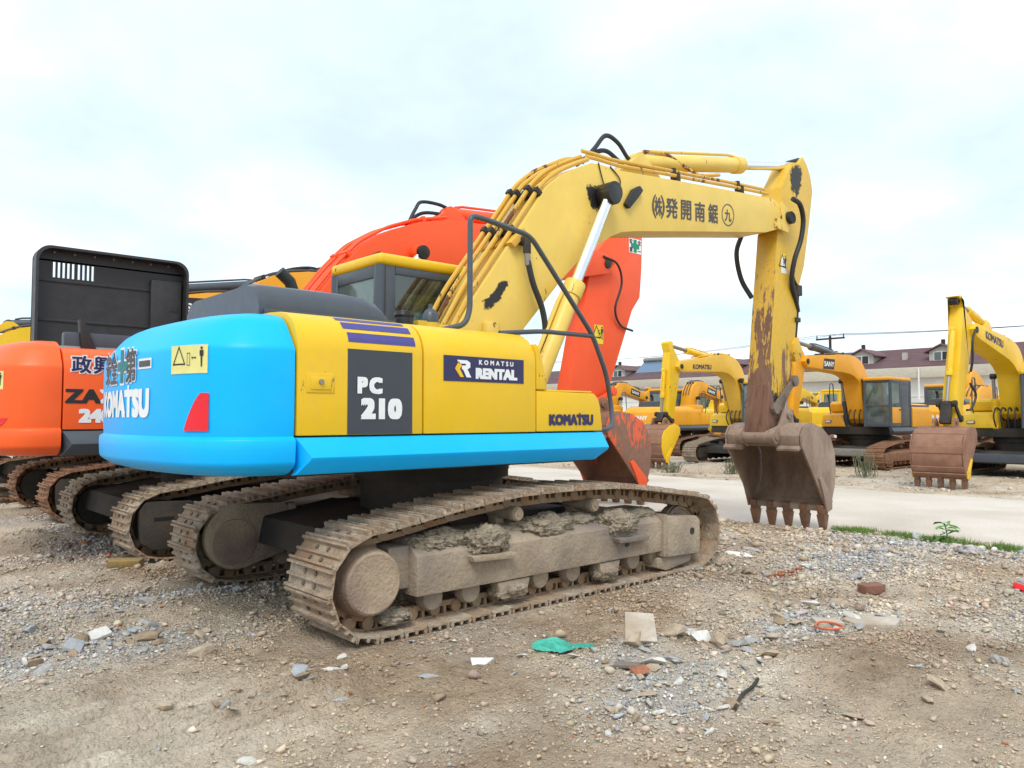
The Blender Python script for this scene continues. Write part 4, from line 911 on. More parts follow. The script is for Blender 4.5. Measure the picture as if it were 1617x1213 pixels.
for nm, body, u, h, xs in (('paren', '(', -.855, .29, 1.0), ('k', '株', -.77, .235, .62), ('paren', ')', -.685, .29, 1.0), ('h', '発', -.50, .255, .95), ('k2', '開', -.20, .255, .92), ('n', '南', .10, .26, .90), ('z', '鋸', .40, .26, .85), ('9', '九', .755, .165, .95)):
    sl = .105
    decal('lettering', text2d(body, h, .02 if nm != 'paren' else .004, xs), lambda u_, v_, u0=u: (3.965 + (u0 + u_), -.2945, 4.145 + (u0 + u_) * sl + v_), M['ink'], boom)
ringp = [(.150 * math.cos(a), .152 * math.sin(a)) for a in np.linspace(0, 2 * math.pi, 33)[:-1]]; ring = ringp + [(x * .90, z * .90) for x, z in ringp]
decal('lettering_ring', (np.array(ring), [(i, (i + 1) % 32, 32 + (i + 1) % 32, 32 + i) for i in range(32)]), lambda u_, v_: (4.72 + u_, -.2945, 4.232 + u_ * .105 + v_), M['ink'], boom)
# pipe runs on the boom's back
PB = [(.12, 2.30), (.36, 2.70), (.8, 3.27), (1.301, 3.93), (1.50, 4.085), (1.72, 4.205), (2.0, 4.335)]
pipes(boom, PB, M['pipey'], (-.24, -.13, -.02, .10, .20), (.050, .10, .05, .09, .12), r=.026, clamps=((2, .15), (2, .85)))
TOPR = [(1.95, 4.34), (2.12, 4.352), (2.481, 4.356), (3.35, 4.45), (4.2, 4.53), (5.0, 4.61), (5.85, 4.685)]
pipes(boom, TOPR, M['pipey'], (-.24, -.17), (.065, .14), r=.024, clamps=((3, .35), (5, .15)))
MB().tube(fillet([(.66, .20, 3.18), (1.02, .20, 3.68), (1.30, .20, 4.06), (1.45, .20, 4.20), (1.95, .15, 4.46), (2.2, .1, 4.50)], .12), .026, 8).obj('hydraulic_pipe', M['pipey'], boom)
m = MB(); m.prism([(.74, 3.24), (.80, 3.20), (.97, 3.36), (.92, 3.42)], -.36, .26); m.obj('pipe_bracket', M['pipey'], boom, .008)
m = MB(); m.cyl((.93, -.40, 3.28), (.93, -.30, 3.30), .06, n=12); m.cyl((.93, -.40, 3.30), (.93, -.40, 3.15), .045, n=12); m.obj('hose_fitting', M['dark'], boom, .006)
MB().cyl((.93, -.40, 3.16), (.945, -.40, 3.03), .034, n=12).obj('hose_ferrule', M['steel'], boom)
hose(boom, [(.94, -.40, 3.08), (1.0, -.42, 2.85), (1.12, -.43, 2.60), (1.16, -.43, 2.35), (1.08, -.43, 2.05)], .034)
for pts in ([(2.05, -.05, 4.40), (2.28, -.03, 4.62), (2.50, .0, 4.83), (2.72, .0, 4.80), (2.90, 0, 4.66), (3.02, 0, 4.62)], [(2.06, .08, 4.40), (2.35, .05, 4.60), (2.55, .03, 4.66), (2.78, 0, 4.57), (3.0, 0, 4.58)]): hose(boom, pts, .028)
MB().tube(fillet([(3.15, -.06, 4.78), (3.55, -.10, 4.84), (4.25, -.12, 4.70), (4.75, -.11, 4.82)], .1), .024, 8).obj('hydraulic_pipe', M['pipey'], boom)
hose(boom, [(2.10, -.30, 4.36), (2.16, -.31, 4.18), (2.24, -.32, 4.02), (2.42, -.315, 4.10), (2.46, -.31, 4.24), (2.30, -.30, 4.36)], .008, k=8)
sm_, t, b = mat_new('ragged_grease'); at_ = nd(t, 'ShaderNodeVertexColor', layer_name='tint'); nn = tnoise(t, coords(t), 16, 8, .7, dist=.5)
b.inputs['Base Color'].default_value = (.016, .014, .012, 1); b.inputs['Roughness'].default_value = .5
ad = nd(t, 'ShaderNodeMath', operation='ADD'); t.links.new(at_.outputs[0], ad.inputs[0]); t.links.new(tramp(t, nn, .2, .8, -.45, .45), ad.inputs[1])
tr_ = nd(t, 'ShaderNodeBsdfTransparent'); mx = nd(t, 'ShaderNodeMixShader'); t.links.new(tramp(t, ad.outputs[0], .36, .52), mx.inputs[0]); t.links.new(tr_.outputs[0], mx.inputs[1]); t.links.new(b.outputs[0], mx.inputs[2])
t.links.new(mx.outputs[0], t.nodes['Material Output'].inputs[0]); M['ragged'] = sm_
def patch(name, pts, fn, mat, parent):
    if mat is not M['grease']: return decal(name, poly2d(pts), fn, mat, parent)
    c = np.mean(pts, 0); n = len(pts); V = [tuple(c)] + [tuple(c + (np.array(p) - c) * .5) for p in pts] + [tuple(c + (np.array(p) - c) * 1.5) for p in pts]
    F = [(0, 1 + i, 1 + (i + 1) % n) for i in range(n)] + [(1 + i, 1 + n + i, 1 + n + (i + 1) % n, 1 + (i + 1) % n) for i in range(n)]
    o = decal(name, (np.array(V), F), fn, M['ragged'], parent); col = np.zeros((len(V), 3)); col[0] = 1; col[1:n + 1] = .85; set_col(o.data, col); return o
patch('grease_smear', [(.16 * math.cos(a) * (1 + .25 * math.sin(3 * a)) , .17 * math.sin(a) * (1 + .2 * math.cos(2 * a))) for a in np.linspace(0, 6.28, 22)[:-1]], lambda u, v: (2.08 + u, -.2935, 3.95 + v), M['grease'], boom)
m = MB(); m.cyl((2.16, -.30, 4.0), (2.16, -.56, 4.0), .115, n=20); m.obj('pin_boss', M['grease'], boom, .01)
m = MB(); m.prism([(2.52, 3.96), (2.60, 3.92), (2.78, 4.10), (2.85, 4.18), (2.79, 4.23), (2.66, 4.16)], -.36, -.29); m.obj('work_lamp', M['rubber'], boom, .02)
patch('oil_stain', [(-.12, -.16), (-.07, -.15), (-.02, -.10), (.05, -.06), (.09, .02), (.16, .12), (.12, .15), (.03, .10), (-.04, .02), (-.10, -.05), (-.16, -.08)], lambda u, v: (.60 + u, -.2935, 2.72 + v), M['grease'], boom)
m = MB(); m.cyl((.50, -.34, 2.18), (.50, -.34, 2.42), .09, n=18); m.obj('boom_foot_boss', M['boomy'], boom, .012)
m = MB(); m.prism([(5.92, 4.27), (6.30, 4.24), (6.40, 4.42), (6.36, 4.52), (6.28, 4.62), (6.10, 4.68), (6.12, 4.42), (5.93, 4.40)], -.32, -.285); m.obj('boom_tip_plate', M['boomy'], boom, .008)
m = MB(); m.cyl((6.33, -.30, 4.46), (6.33, -.40, 4.46), .085, n=18); m.obj('pin_boss', M['grease'], boom, .01)
# arm details
def worn_arm(name, lo, hi, base=(.70, .43, .035)):
    """paint rubbed through to rust, more so towards the bucket end"""
    m, t, b = mat_new(name); raw = nd(t, 'ShaderNodeTexCoord'); sp_ = nd(t, 'ShaderNodeSeparateXYZ'); t.links.new(raw.outputs['Object'], sp_.inputs[0]); v = coords(t); 
    nc = tnoise(t, coords(t, (1, 1, .13)), 13, 9, .70, dist=.4); n2 = tnoise(t, v, 22, 6, .65); nl = tnoise(t, v, 1.6, 3, .5)
    g = tramp(t, sp_.outputs[2], hi[0], lo[0], hi[1], lo[1]); ad = nd(t, 'ShaderNodeMath', operation='ADD'); t.links.new(nc, ad.inputs[0]); t.links.new(g, ad.inputs[1])
    ad2 = nd(t, 'ShaderNodeMath', operation='ADD'); t.links.new(ad.outputs[0], ad2.inputs[0]); t.links.new(tramp(t, nl, .3, .7, -.10, .10), ad2.inputs[1])
    k = tramp(t, ad2.outputs[0], .60, .625)
    yel = tmix(t, tramp(t, n2, .35, .75, 0, .6), base, tuple(c * .72 for c in base)); rst = tmix(t, tramp(t, nc, .3, .7), (.10, .042, .026), (.25, .135, .085))
    t.links.new(tmix(t, k, yel, rst), b.inputs['Base Color']); t.links.new(tramp(t, k, 0, 1, .45, .8), b.inputs['Roughness']); tbump(t, b, ad2.outputs[0], .25, .01); return m
arm.data.materials[0] = worn_arm('worn_arm_paint', (1.5, .20), (3.0, -.115))
arm_s = warn_sticker(arm, lambda dx, dz, o: right_side(6.315 + dx, 3.80 + dz, -.163 - o), .15, .30, M['white'])
decal('sticker_band', quad2d(.15, .06), right_side(6.315, 3.92, -.1645), M['sticky'], arm_s)
hose(arm, [(6.24, -.36, 4.72), (6.42, -.38, 4.66), (6.55, -.36, 4.45), (6.52, -.33, 4.15), (6.42, -.28, 3.85), (6.44, -.22, 3.55), (6.62, -.18, 3.30), (6.74, -.15, 3.12)], .036, k=8)
hose(arm, [(6.42, -.24, 3.78), (6.52, -.20, 3.62), (6.72, -.16, 3.50), (6.80, -.15, 3.42)], .02, k=8)
hose(arm, [(6.05, .36, 4.30), (5.98, .42, 4.0), (6.0, .36, 3.6), (6.06, .22, 3.3)], .036, k=8)
MB().tube([(6.76, -.15, 3.46), (6.72, -.15, 3.0), (6.66, -.14, 2.60), (6.60, -.13, 2.35)], .02, 8).obj('arm_pipe', M['dark'], arm)
m = MB(); m.box(6.66, 6.80, -.20, -.10, 3.36, 3.52); m.box(6.62, 6.74, -.20, -.10, 2.95, 3.02); m.obj('pipe_clamp', M['dark'], arm, .01)
patch('grease_smear', [(-.14, -.20), (.02, -.28), (.14, -.12), (.20, .10), (.10, .22), (-.06, .18), (-.16, .04)], lambda u, v: (6.72 + u, -.1625, 5.18 + v), M['grease'], arm)
m = MB(); m.prism([(6.30, 4.95), (6.46, 5.16), (6.62, 5.40), (6.84, 5.44), (6.80, 5.15), (6.62, 4.98)], -.135, .135); m.obj('greasy_lug', M['grease'], arm, .01)
patch('grease_smear', [(-.12, -.16), (.08, -.18), (.14, -.02), (.10, .18), (-.04, .22), (-.14, .08)], lambda u, v: (5.97 + u, -.1625, 1.66 + v), M['grease'], arm)
m = MB(); m.prism([(6.52, 2.62), (6.62, 2.72), (6.78, 2.55), (6.74, 2.40), (6.58, 2.34), (6.50, 2.46)], -.20, .20); m.obj('cylinder_bracket', M['army'], arm, .02)
# rusted wear plate down the inner face of the arm
m = MB(); m.prism([(6.150, 4.26), (5.972, 3.10), (5.812, 2.0), (5.72, 1.36), (5.74, 1.36), (5.84, 2.0), (6.0, 3.10), (6.18, 4.26)], -.163, .163); m.obj('inner_plate', worn_arm('rubbed_inner_plate', (1.95, .22), (4.1, -.045), (.66, .40, .04)), arm, .004)
m = MB(); m.prism([(5.806, 1.98), (5.705, 1.30), (5.705, 1.22), (5.735, 1.14), (5.85, 1.14), (6.0, 1.30), (6.06, 1.52), (5.95, 1.80), (5.88, 1.98)], -.168, .168); m.obj('arm_end', worn_arm('arm_end_rust', (1.5, .5), (2.0, .4)), arm, .012)
# guard rail, filter canister, mirror bar
hr = MB().tube(fillet([(-.60, -.80, 2.20), (-.36, -.95, 2.27), (-.31, -.95, 2.40), (-.31, -.95, 3.19), (-.18, -.95, 3.19), (.38, -.95, 3.13), (1.20, -.95, 2.30), (1.40, -.95, 1.93), (1.47, -.95, 1.62), (1.43, -1.0, 1.44), (1.30, -1.05, 1.39), (.86, -1.05, 1.39)], .10, 5), .024, 10).obj('guard_rail', M['greyp'], main)
MB().tube(fillet([(.06, -.90, 2.235), (.55, -.93, 2.285), (1.21, -.95, 2.285)], .1), .022, 10).obj('rail_brace', M['greyp'], hr)
m = MB(); m.revolve([(.0, 2.20), (.075, 2.20), (.075, 2.44), (.07, 2.50), (.05, 2.54), (.02, 2.56), (.018, 2.60), (0, 2.60)], (-.30, -.38, 0), 'z', 20); fl = m.obj('fuel_filter', M['charcoal'], main); fl.location.z = -.09
m = MB(); m.revolve([(.06, 2.38), (.082, 2.38), (.082, 2.43), (.06, 2.43)], (-.30, -.38, 0), 'z', 20); m.box(-.46, -.34, -.42, -.34, 2.37, 2.44); m.obj('filter_band', M['yellow'], fl)
m = MB(); m.cyl((-.58, -.38, 2.20), (-.58, -.38, 2.42), .08, n=16); m.cyl((-.58, -.38, 2.36), (-.58, -.38, 2.40), .088, n=16); m.obj('filler_cap', M['grease'], main, .02)
m = MB(); m.box(-.26, -.10, -.45, -.30, 2.22, 2.33); m.obj('filter_head', M['yellow'], main, .015)
# mud lying on the track frames
for sg in (-1, 1):
    tr = [o for o in main.children if o.name.startswith('crawler_track')][0 if sg < 0 else 1]; y = lambda o: sg * (1.19 + o)
    for i, (x0, x1, z) in enumerate(((-.74, -.30, .475), (.89, 1.33, .435))):
        m = MB(); m.prism([(x0 + .02, z - .03), (x1 - .02, z - .045), (x1, z), (x0, z + .015)], y(.10), y(.335)); m.obj('step_shelf', M['mudframe'], tr, .012)
    if sg < 0:
        for i, (c_, r_) in enumerate((((-.52, y(.20), .57), (.22, .13, .115)), ((-.88, y(.12), .60), (.30, .12, .075)), ((.22, y(.12), .60), (.40, .14, .10)), ((1.02, y(.18), .56), (.26, .14, .115)), ((.62, y(.08), .62), (.2, .12, .06)), ((-.25, y(.16), .16), (.17, .12, .075)), ((.88, y(.17), .155), (.15, .11, .085)), ((1.42, y(.08), .60), (.22, .12, .06)), ((-1.30, y(.05), .12), (.15, .2, .05)))):
            lump('mud_clump', c_, r_, M['mud'], tr, i + 3.3, 5 if i < 4 else 4)
        for x0, x1 in ((-.42, -.08), (.74, 1.02)):
            m = MB(); m.prism([(x0, .245), (x0 + .04, .11), (x1 - .04, .105), (x1, .245)], y(.14), y(.245)); m.obj('track_guard', M['mudframe'], tr, .012)
        MB().cyl((1.09, y(.255), .375), (1.09, y(.268), .375), .026, n=16).obj('grease_port', M['black'], tr); MB().cyl((2.06, y(.27), .40), (2.06, y(.281), .40), .033, n=16).obj('grease_port', M['black'], tr)
        MB().prism([(1.60, .20), (1.66, .20), (1.66, .59), (1.60, .60)], y(-.1), y(.285)).obj('yoke_flange', M['mudframe'], tr, .008)
        MB().prism([(.30, .648), (.55, .60), (.60, .64), (.36, .66)], y(-.02), y(.12)).obj('frame_slot', M['black'], tr)

# ------------------------------------------------------------------ the orange-red excavator parked beside it
OY = 3.95
SO = dict(track_dx=.40, cab_dx=.72, frame=M['darkframe'], shoes='mud', det=2, motor='guard', cw=M['cworange'], body=M['cworange'], skirt=M['skirtd'], hood=M['lid'], hoodlid=False, cabframe=M['charcoal'], cabroof=M['cworange'],
          boom=M['orange'], arm=M['orange'], bucket=M['bucketo'], sidep=paint('orange_worn_to_rust', (.80, .10, .025), .5, .35, chips=.86, rust=(.16, .085, .058)), cutter=M['orange'], ram=M['orange'], rod=M['chrome'], linkm=M['orange'], cwtop=2.28)
zx = excavator('orange-red excavator with black engine hood raised open, parked next to the blue and yellow one', (-.50, OY, 0), 0, SO, 'excavators parked side by side along the left')
px = lambda x: x + .50
panel(zx, 'side_door', -2.036, -.9, M['cworange']); panel(zx, 'side_door', -.885, .07, M['cworange'])
m = MB(); m.prism([(.088, 1.386), (.898, 1.386), (.85, 1.67), (.79, 1.715), (.086, 1.722)], -1.338, -.55); m.obj('tool_box', M['cworange'], zx, .012)
zd = [o for o in zx.children if o.name.startswith('side_door')][0]
for g, x in (('政', -1.885), ('興', -1.69)):
    decal('lettering_outline', text2d(g, .20, .075), right_side(x, 2.03, -1.343), M['white'], zd); decal('lettering', text2d(g, .175, .025), right_side(x, 2.03, -1.347), M['navy'], zd)
decal('lettering', text2d('ZA', .145, .05, 1.25, 1.0), right_side(-1.865, 1.715, -1.344), M['black'], zd); decal('lettering', text2d('X', .145, .05, 1.25, 1.0), right_side(-1.63, 1.715, -1.344), M['white'], zd)
decal('lettering', text2d('IS', .145, .05, 1.25, 1.0), right_side(-1.44, 1.715, -1.344), M['black'], zd)
decal('emblem', poly2d([(-.03, -.065), (.03, -.065), (.075, 0), (.045, .0)]), right_side(-1.63, 1.715, -1.348), M['purple'], zd)
decal('lettering', text2d('240', .145, .07, 1.15, 1.0), right_side(-1.745, 1.52, -1.344), M['white'], zd)
zc = [o for o in zx.children if o.name.startswith('counterweight')][0]
warn_sticker(zc, lambda dx, dz, o: on_cw(.655 - dx, 1.86 + dz, .001 - o), .265, .175, M['sticker'])
decal('red_reflector', poly2d([(-.085, -.05), (.02, .0), (.085, .06), (-.085, .05)]), on_cw(.55, 1.44, .001), M['red'], zc)
decal('lettering', text2d('HITACHI', .16, .045, 1.2, 1.0), on_cw(CWL, 1.6), M['white'], zc)
OB = [(px(.15), 2.35), (px(.45), 2.80), (px(.70), 3.144), (px(1.086), 3.632), (px(1.439), 4.0), (px(1.92), 4.291), (px(2.432), 4.493), (px(3.0), 4.62), (px(4.2), 4.70), (px(5.6), 4.72), (px(6.75), 4.62), (px(6.95), 4.45), (px(6.80), 4.25), (px(5.706), 4.02), (px(4.2), 3.90), (px(3.0), 3.75), (px(2.2), 3.40), (px(1.5), 2.75), (px(.95), 2.05), (px(.6), 1.75), (px(.25), 1.85)]
OA = [(px(6.55), 4.62), (px(6.35), 4.12), (px(5.95), 2.5), (px(5.76), 1.75), (px(5.90), 1.32), (px(6.2), 1.2), (px(6.62), 1.45), (px(7.22), 2.75), (px(7.62), 3.63), (px(7.86), 3.91), (px(7.93), 4.5), (px(7.955), 5.15), (px(7.55), 5.32), (px(7.15), 5.18)]
OP = dict(boom_outline=OB, boom_back=OB[:11], arm_outline=OA, P=(px(6.75), 4.42), Q=(px(6.10), 1.33), E=(px(7.45), 5.18), B0=(px(3.17), 4.80), C0=(.80, 1.42), C1=(px(2.35), 3.98), af=.55, BK=((px(7.75), 4.0), (px(6.95), 2.0)), ang=6, w=.56, bs=1.2, aw=.17)
ob, oa, obk, oback = attach(zx, SO, OP)
pipes(ob, OB[1:8], M['orange'], (-.2, -.1, .1, .2), (.055, .05, .05, .055), r=.024, clamps=((2, .5), (5, .2)), clampmat=M['orange'])
for pts in ([(px(2.35), -.1, 4.52), (px(2.5), -.05, 4.75), (px(2.65), 0, 4.90), (px(3.0), 0, 4.92), (px(3.25), 0, 4.86)], [(px(2.4), .1, 4.52), (px(2.7), .05, 4.74), (px(3.1), 0, 4.78)]): hose(ob, pts, .028)
m = MB(); m.cyl((px(2.35), -.31, 3.98), (px(2.35), -.45, 3.98), .13, n=20); m.obj('pin_boss', M['orange'], ob, .01)
hose(ob, [(px(.98), -.30, 3.35), (px(1.1), -.31, 3.52), (px(1.35), -.31, 3.72), (px(1.7), -.31, 3.92)], .012)
hose(oa, [(px(6.62), -.30, 4.55), (px(7.0), -.32, 4.45), (px(7.15), -.30, 4.1), (px(7.0), -.26, 3.6), (px(7.2), -.22, 3.3), (px(7.6), -.19, 3.22)], .022, k=8)
decal('safety_sticker', quad2d(.38, .29), right_side(px(7.72), 4.93, -.174), M['white'], oa); decal('green_cross', plus2d(.13, .05), right_side(px(7.72), 4.93, -.177), M['green'], oa)
for g, dx, dz in (('安', -.13, .085), ('全', .13, .085), ('第', -.13, -.085)): decal('lettering', text2d(g, .10, .02), right_side(px(7.72) + dx, 4.93 + dz, -.177), M['black'], oa)
decal('lettering', text2d('一', .014, .02), right_side(px(7.72) + .13, 4.84, -.177), M['black'], oa)
warn_sticker(oa, lambda dx, dz, o: right_side(px(6.62) + dx, 3.08 + dz, -.174 - o), .25, .36, M['sticky'])
# raised hood: a tray standing on its hinge, inside towards the camera
lx0, lx1, lz0, lz1 = px(-2.47), px(-.72), 2.36, 3.55; ly = .72
def lid_piece(m, poly): m.prism(poly, ly - .018, ly + .018)
rr = .16; m = MB()
top = [(lx0, 3.41), (lx1, 3.41)] + [(lx1 - rr + rr * math.cos(R(a)), lz1 - rr + rr * math.sin(R(a))) for a in range(0, 91, 15)] + [(lx0 + rr + rr * math.cos(R(a)), lz1 - rr + rr * math.sin(R(a))) for a in range(90, 181, 15)]
lid_piece(m, top); lid_piece(m, [(lx0, lz0), (lx1, lz0), (lx1, 3.20), (lx0, 3.20)])
sx = px(-2.26); slots = []
for i in range(9):
    a = sx + i * .051 + (.012 if i > 4 else 0); slots.append((a, a + .03))
edges = [lx0] + [v for s_ in slots for v in s_] + [lx1]
for i in range(0, len(edges), 2): lid_piece(m, [(edges[i], 3.20), (edges[i + 1], 3.20), (edges[i + 1], 3.41), (edges[i], 3.41)])
lid = m.obj('engine_hood', M['lid'], zx, 0)
rim = [(lx0, lz0)] + [(lx0 + rr + rr * math.cos(R(a)), lz1 - rr + rr * math.sin(R(a))) for a in range(180, 89, -15)] + [(lx1 - rr + rr * math.cos(R(a)), lz1 - rr + rr * math.sin(R(a))) for a in range(90, -1, -15)] + [(lx1, lz0)]
vs = [(x, yy, z) for x, z in rim for yy in (ly - .20, ly + .02)] + [((x - (lx0 + lx1) / 2) * .965 + (lx0 + lx1) / 2, yy, z - .03) for x, z in rim for yy in (ly - .20, ly + .02)]
n = len(rim); m = MB(); m.add(vs, [(2 * i, 2 * i + 2, 2 * i + 3, 2 * i + 1) for i in range(n - 1)] + [(2 * n + 2 * i, 2 * n + 2 * i + 1, 2 * n + 2 * i + 3, 2 * n + 2 * i + 2) for i in range(n - 1)] + [(2 * i, 2 * n + 2 * i, 2 * n + 2 * i + 2, 2 * i + 2) for i in range(n - 1)])
m.obj('hood_rim', M['lid'], lid, 0)
for z in (3.14, 2.66): MB().box(lx0 + .05, lx1 - .42, ly - .035, ly - .017, z, z + .035).obj('hood_rib', M['lid'], lid, .008)
MB().box(lx1 - .44, lx1 - .05, ly - .09, ly - .017, 2.38, 3.30).obj('hood_duct', M['lid'], lid, .03)
for z in (2.70, 2.90): MB().box(lx1 - .18, lx1 - .11, ly - .098, ly - .088, z, z + .05).obj('hood_slot', M['black'], lid)
for i in range(7): MB().cyl((lx0 + .22 + i * .22, ly - .03, 3.50), (lx0 + .22 + i * .22, ly - .017, 3.50), .012, n=8).obj('hood_bolt', M['steel'], lid)
MB().tube([(lx1 - .35, ly - .15, 2.2), (lx1 - .36, ly - .06, 2.75)], .01, 6).obj('hood_prop', M['steel'], lid)
MB().box(-1.95, -.45, -.65, .68, 2.16, 2.27).obj('engine_cover', M['steel'], zx, .03)
m = MB(); m.prism([(px(-2.27), 2.56), (px(-2.20), 2.50), (px(-2.08), 2.20), (px(-2.24), 2.20)], -.70, -.58); m.obj('exhaust_pipe', M['rubber'], zx, .02)
m = MB(); m.box(-1.9, -.7, -.62, -.5, 2.20, 2.42); m.obj('air_duct', M['charcoal'], zx, .03)

# ------------------------------------------------------------------ the other machines
def body_kit(root, mat, door=True):
    a = panel(root, 'side_door', -2.036, -1.062, mat); b_ = panel(root, 'side_door', -1.046, .072, mat)
    m = MB(); m.prism([(.088, 1.386), (.898, 1.386), (.87, 1.60), (.79, 1.80), (.60, 1.88), (.086, 1.90)], -1.338, -.45); tb_ = m.obj('tool_box', mat, root, .03)
    m = MB(); m.prism([(-.42, 1.9), (.10, 1.9), (.30, 1.92), (.32, 2.2), (.2, 2.3), (-.42, 2.3)], -1.30, -.45); m.obj('fuel_tank', mat, root, .05)
    m = MB(); m.box(.86, .91, -1.20, -.98, 1.52, 1.62); m.obj('lamp_housing', M['charcoal'], tb_, .01); MB().box(.905, .92, -1.18, -1.0, 1.535, 1.605).obj('headlamp', M['lamp'], tb_, .006)
    MB().tube(fillet([(.75, -1.05, 1.85), (.86, -1.05, 2.1), (.80, -1.05, 2.95), (.55, -1.05, 2.95), (.50, -1.05, 2.3)], .1), .02, 8).obj('guard_rail', M['greyp'], root)
    return a, b_
def back_kit(boom, outline_back, mat):
    pipes(boom, outline_back[2:12], mat, (-.15, 0, .15), (.05, .05, .05), r=.022, clamps=((3, .5), (7, .5)), n=6)
def front_hoses(root):
    for yy in (-.28, -.14, 0, .14, .28):
        hose(root, [(.55, yy, 1.62), (.85, yy * 1.1, 1.95), (1.10, yy * 1.25, 1.98), (1.22, yy * 1.3, 1.72), (1.12, yy * 1.2, 1.42)], .022, k=4)
def yard_machine(label, x, y, z, hd, st, po, group, kit=None, sc=1.0):
    r_ = excavator(label, (x, y, z), hd, st, group, sc); body_kit(r_, kit or st['body']); b_, a_, k_, bk_ = attach(r_, st, po); back_kit(b_, bk_, st.get('ram', st['boom'])); front_hoses(r_)
    if st.get('rod') is None: pass
    return r_, b_, a_, k_
LEFTG = 'excavators parked side by side along the left'; FARG = 'excavators standing in rows beyond the concrete road'
SY = dict(frame=M['darkframe'], shoes='rust', det=1, motor='guard', cw=M['sany'], body=M['sany'], skirt=M['skirtd'], hood=M['charcoal'], cabframe=M['charcoal'], cabroof=M['sany'], cablow=M['sany'], boom=M['sany'], arm=M['sany'], bucket=M['bucketred'], ram=M['charcoal'], rod=M['steel'], linkm=M['dark'])
SYm = dict(SY, frame=M['shoer'], roller=M['shoer'], blade=M['steel'])
SK = dict(SY, shoes='mud', cw=M['byel'], body=M['byel'], skirt=M['byel'], cabframe=M['greyp'], cabroof=M['byel'], cablow=M['byel'], boom=M['byel'], arm=M['byel'], bucket=M['bucketred'], ribs=True, ram=M['byel'], rod=M['steel'], cutter=M['byel'])
def po(F, K, T, P, Q, E, B0, C1, **k): return dict(dict(F=F, K=K, T=T, P=P, Q=Q, E=E, B0=B0, C0=(.80, 1.42), C1=C1, h=(.20, .36, .18), cr=.08, cf=.55), **k)
def boom_word(boom, word, xs_, zs, slope, h, ink, y=.293, right=False, plate=None, wide=1.1):
    if right: fn = lambda o: (lambda u, v: (xs_ + u, -y - o, zs + v + u * slope))
    else: fn = lambda o: (lambda u, v: (xs_ - u, y + o, zs + v - u * slope))
    if plate is not None: decal('name_plate', poly2d([(-plate[0], -plate[1]), (plate[0] * .8, -plate[1]), (plate[0], plate[1]), (-plate[0] * .8, plate[1])]), fn(.002), M['black'], boom)
    decal('lettering', text2d(word, h, .03, wide), fn(.005), ink, boom)
# next two amber machines and a yellow one in the left row
p3 = po((.55, 1.95), (1.35, 4.02), (6.6, 4.1), (6.6, 4.1), (6.2, 1.4), (7.1, 4.9), (2.45, 4.32), (1.5, 3.3))
m3, b3, _, _ = yard_machine('amber excavator with rust-brown tracks, third in the row beyond the orange-red one', .35, 7.95, 0, 0, dict(SY, track_dx=-.40, det=2), p3, LEFTG)
for pts in ([(1.3, -.1, 3.9), (1.6, -.05, 4.15), (2.0, 0, 4.36), (2.5, 0, 4.46), (2.8, 0, 4.36)], [(1.4, .1, 3.9), (1.8, .05, 4.22), (2.4, 0, 4.36)]): hose(b3, pts, .03)
p4 = po((.55, 1.95), (1.45, 4.00), (6.6, 4.3), (6.6, 4.3), (6.2, 1.4), (7.1, 5.3), (1.15, 4.28), (1.5, 3.2), af=.42)
m4, b4, _, _ = yard_machine('amber excavator with a white word on its dark boom plate, fourth in the left row', -.2, 11.9, 0, 0, dict(SY, det=0), p4, LEFTG)
boom_word(b4, 'SANY', 2.30, 3.98, .05, .20, M['white'], right=True, plate=(.75, .22), wide=1.3)
m5, b5, _, _ = yard_machine('yellow excavator at the far left end of the row, only its boom showing', -2.9, 15.9, 0, 0, dict(SK, det=0, ram=M['charcoal']), po((.55, 1.95), (2.0, 3.45), (6.6, 3.6), (6.6, 3.6), (6.2, 1.4), (7.1, 4.3), (1.9, 3.75), (1.9, 2.95)), LEFTG)
# facing row across the road
FZ = -.20
pa = po((.8, 1.75), (1.45, 3.80), (5.0, 3.48), (4.98, 3.48), (5.42, 1.30), (5.40, 4.22), (2.75, 3.90), (1.40, 3.1))
ma, ba, aa, ka = yard_machine('yellow excavator with arm hanging straight down and a yellow-sided bucket', 22.8, 10.2, FZ, math.pi, dict(SK, boom=M['byel2'], bucket=M['bucketo'], sidep=M['byel']), pa, FARG)
boom_word(ba, 'KOMATSU', 3.75, 3.52, -.03, .17, M['navy'])
pd = po((.8, 1.7), (1.15, 3.55), (5.05, 3.48), (5.05, 3.48), (5.65, 1.3), (5.45, 4.12), (2.6, 3.85), (1.22, 3.0))
md, bd_, ad_, kd = yard_machine('amber excavator with dark glazed cab and rusty tracks, facing the road beside the rusty bucket', 23.8, 6.1, FZ, math.pi, SYm, pd, FARG)
boom_word(bd_, 'SANY', 3.62, 3.46, -.0, .17, M['white'], plate=(.42, .17), wide=1.2)
pf = po((.6, 1.85), (.85, 3.55), (4.65, 4.02), (4.70, 4.02), (5.80, 1.29), (5.40, 4.75), (3.2, 4.32), (.98, 2.95))
mf, bf, af, kf = yard_machine('yellow excavator with a clay-caked bucket resting on the ground, rightmost in the yard', 23.0, 1.2, FZ, math.pi, dict(SK, blade=M['greyp'], frame=M['darkframe']), pf, FARG)
boom_word(bf, 'KOMATSU', 3.25, 3.86, .12, .22, M['navy'])
for pts in ([(4.9, .33, 4.0), (5.25, .36, 3.7), (5.2, .33, 3.2), (5.1, .25, 2.9)], [(5.0, .2, 2.6), (4.75, .25, 2.3), (5.0, .22, 1.95), (5.3, .2, 1.9)]): hose(af, pts, .03)
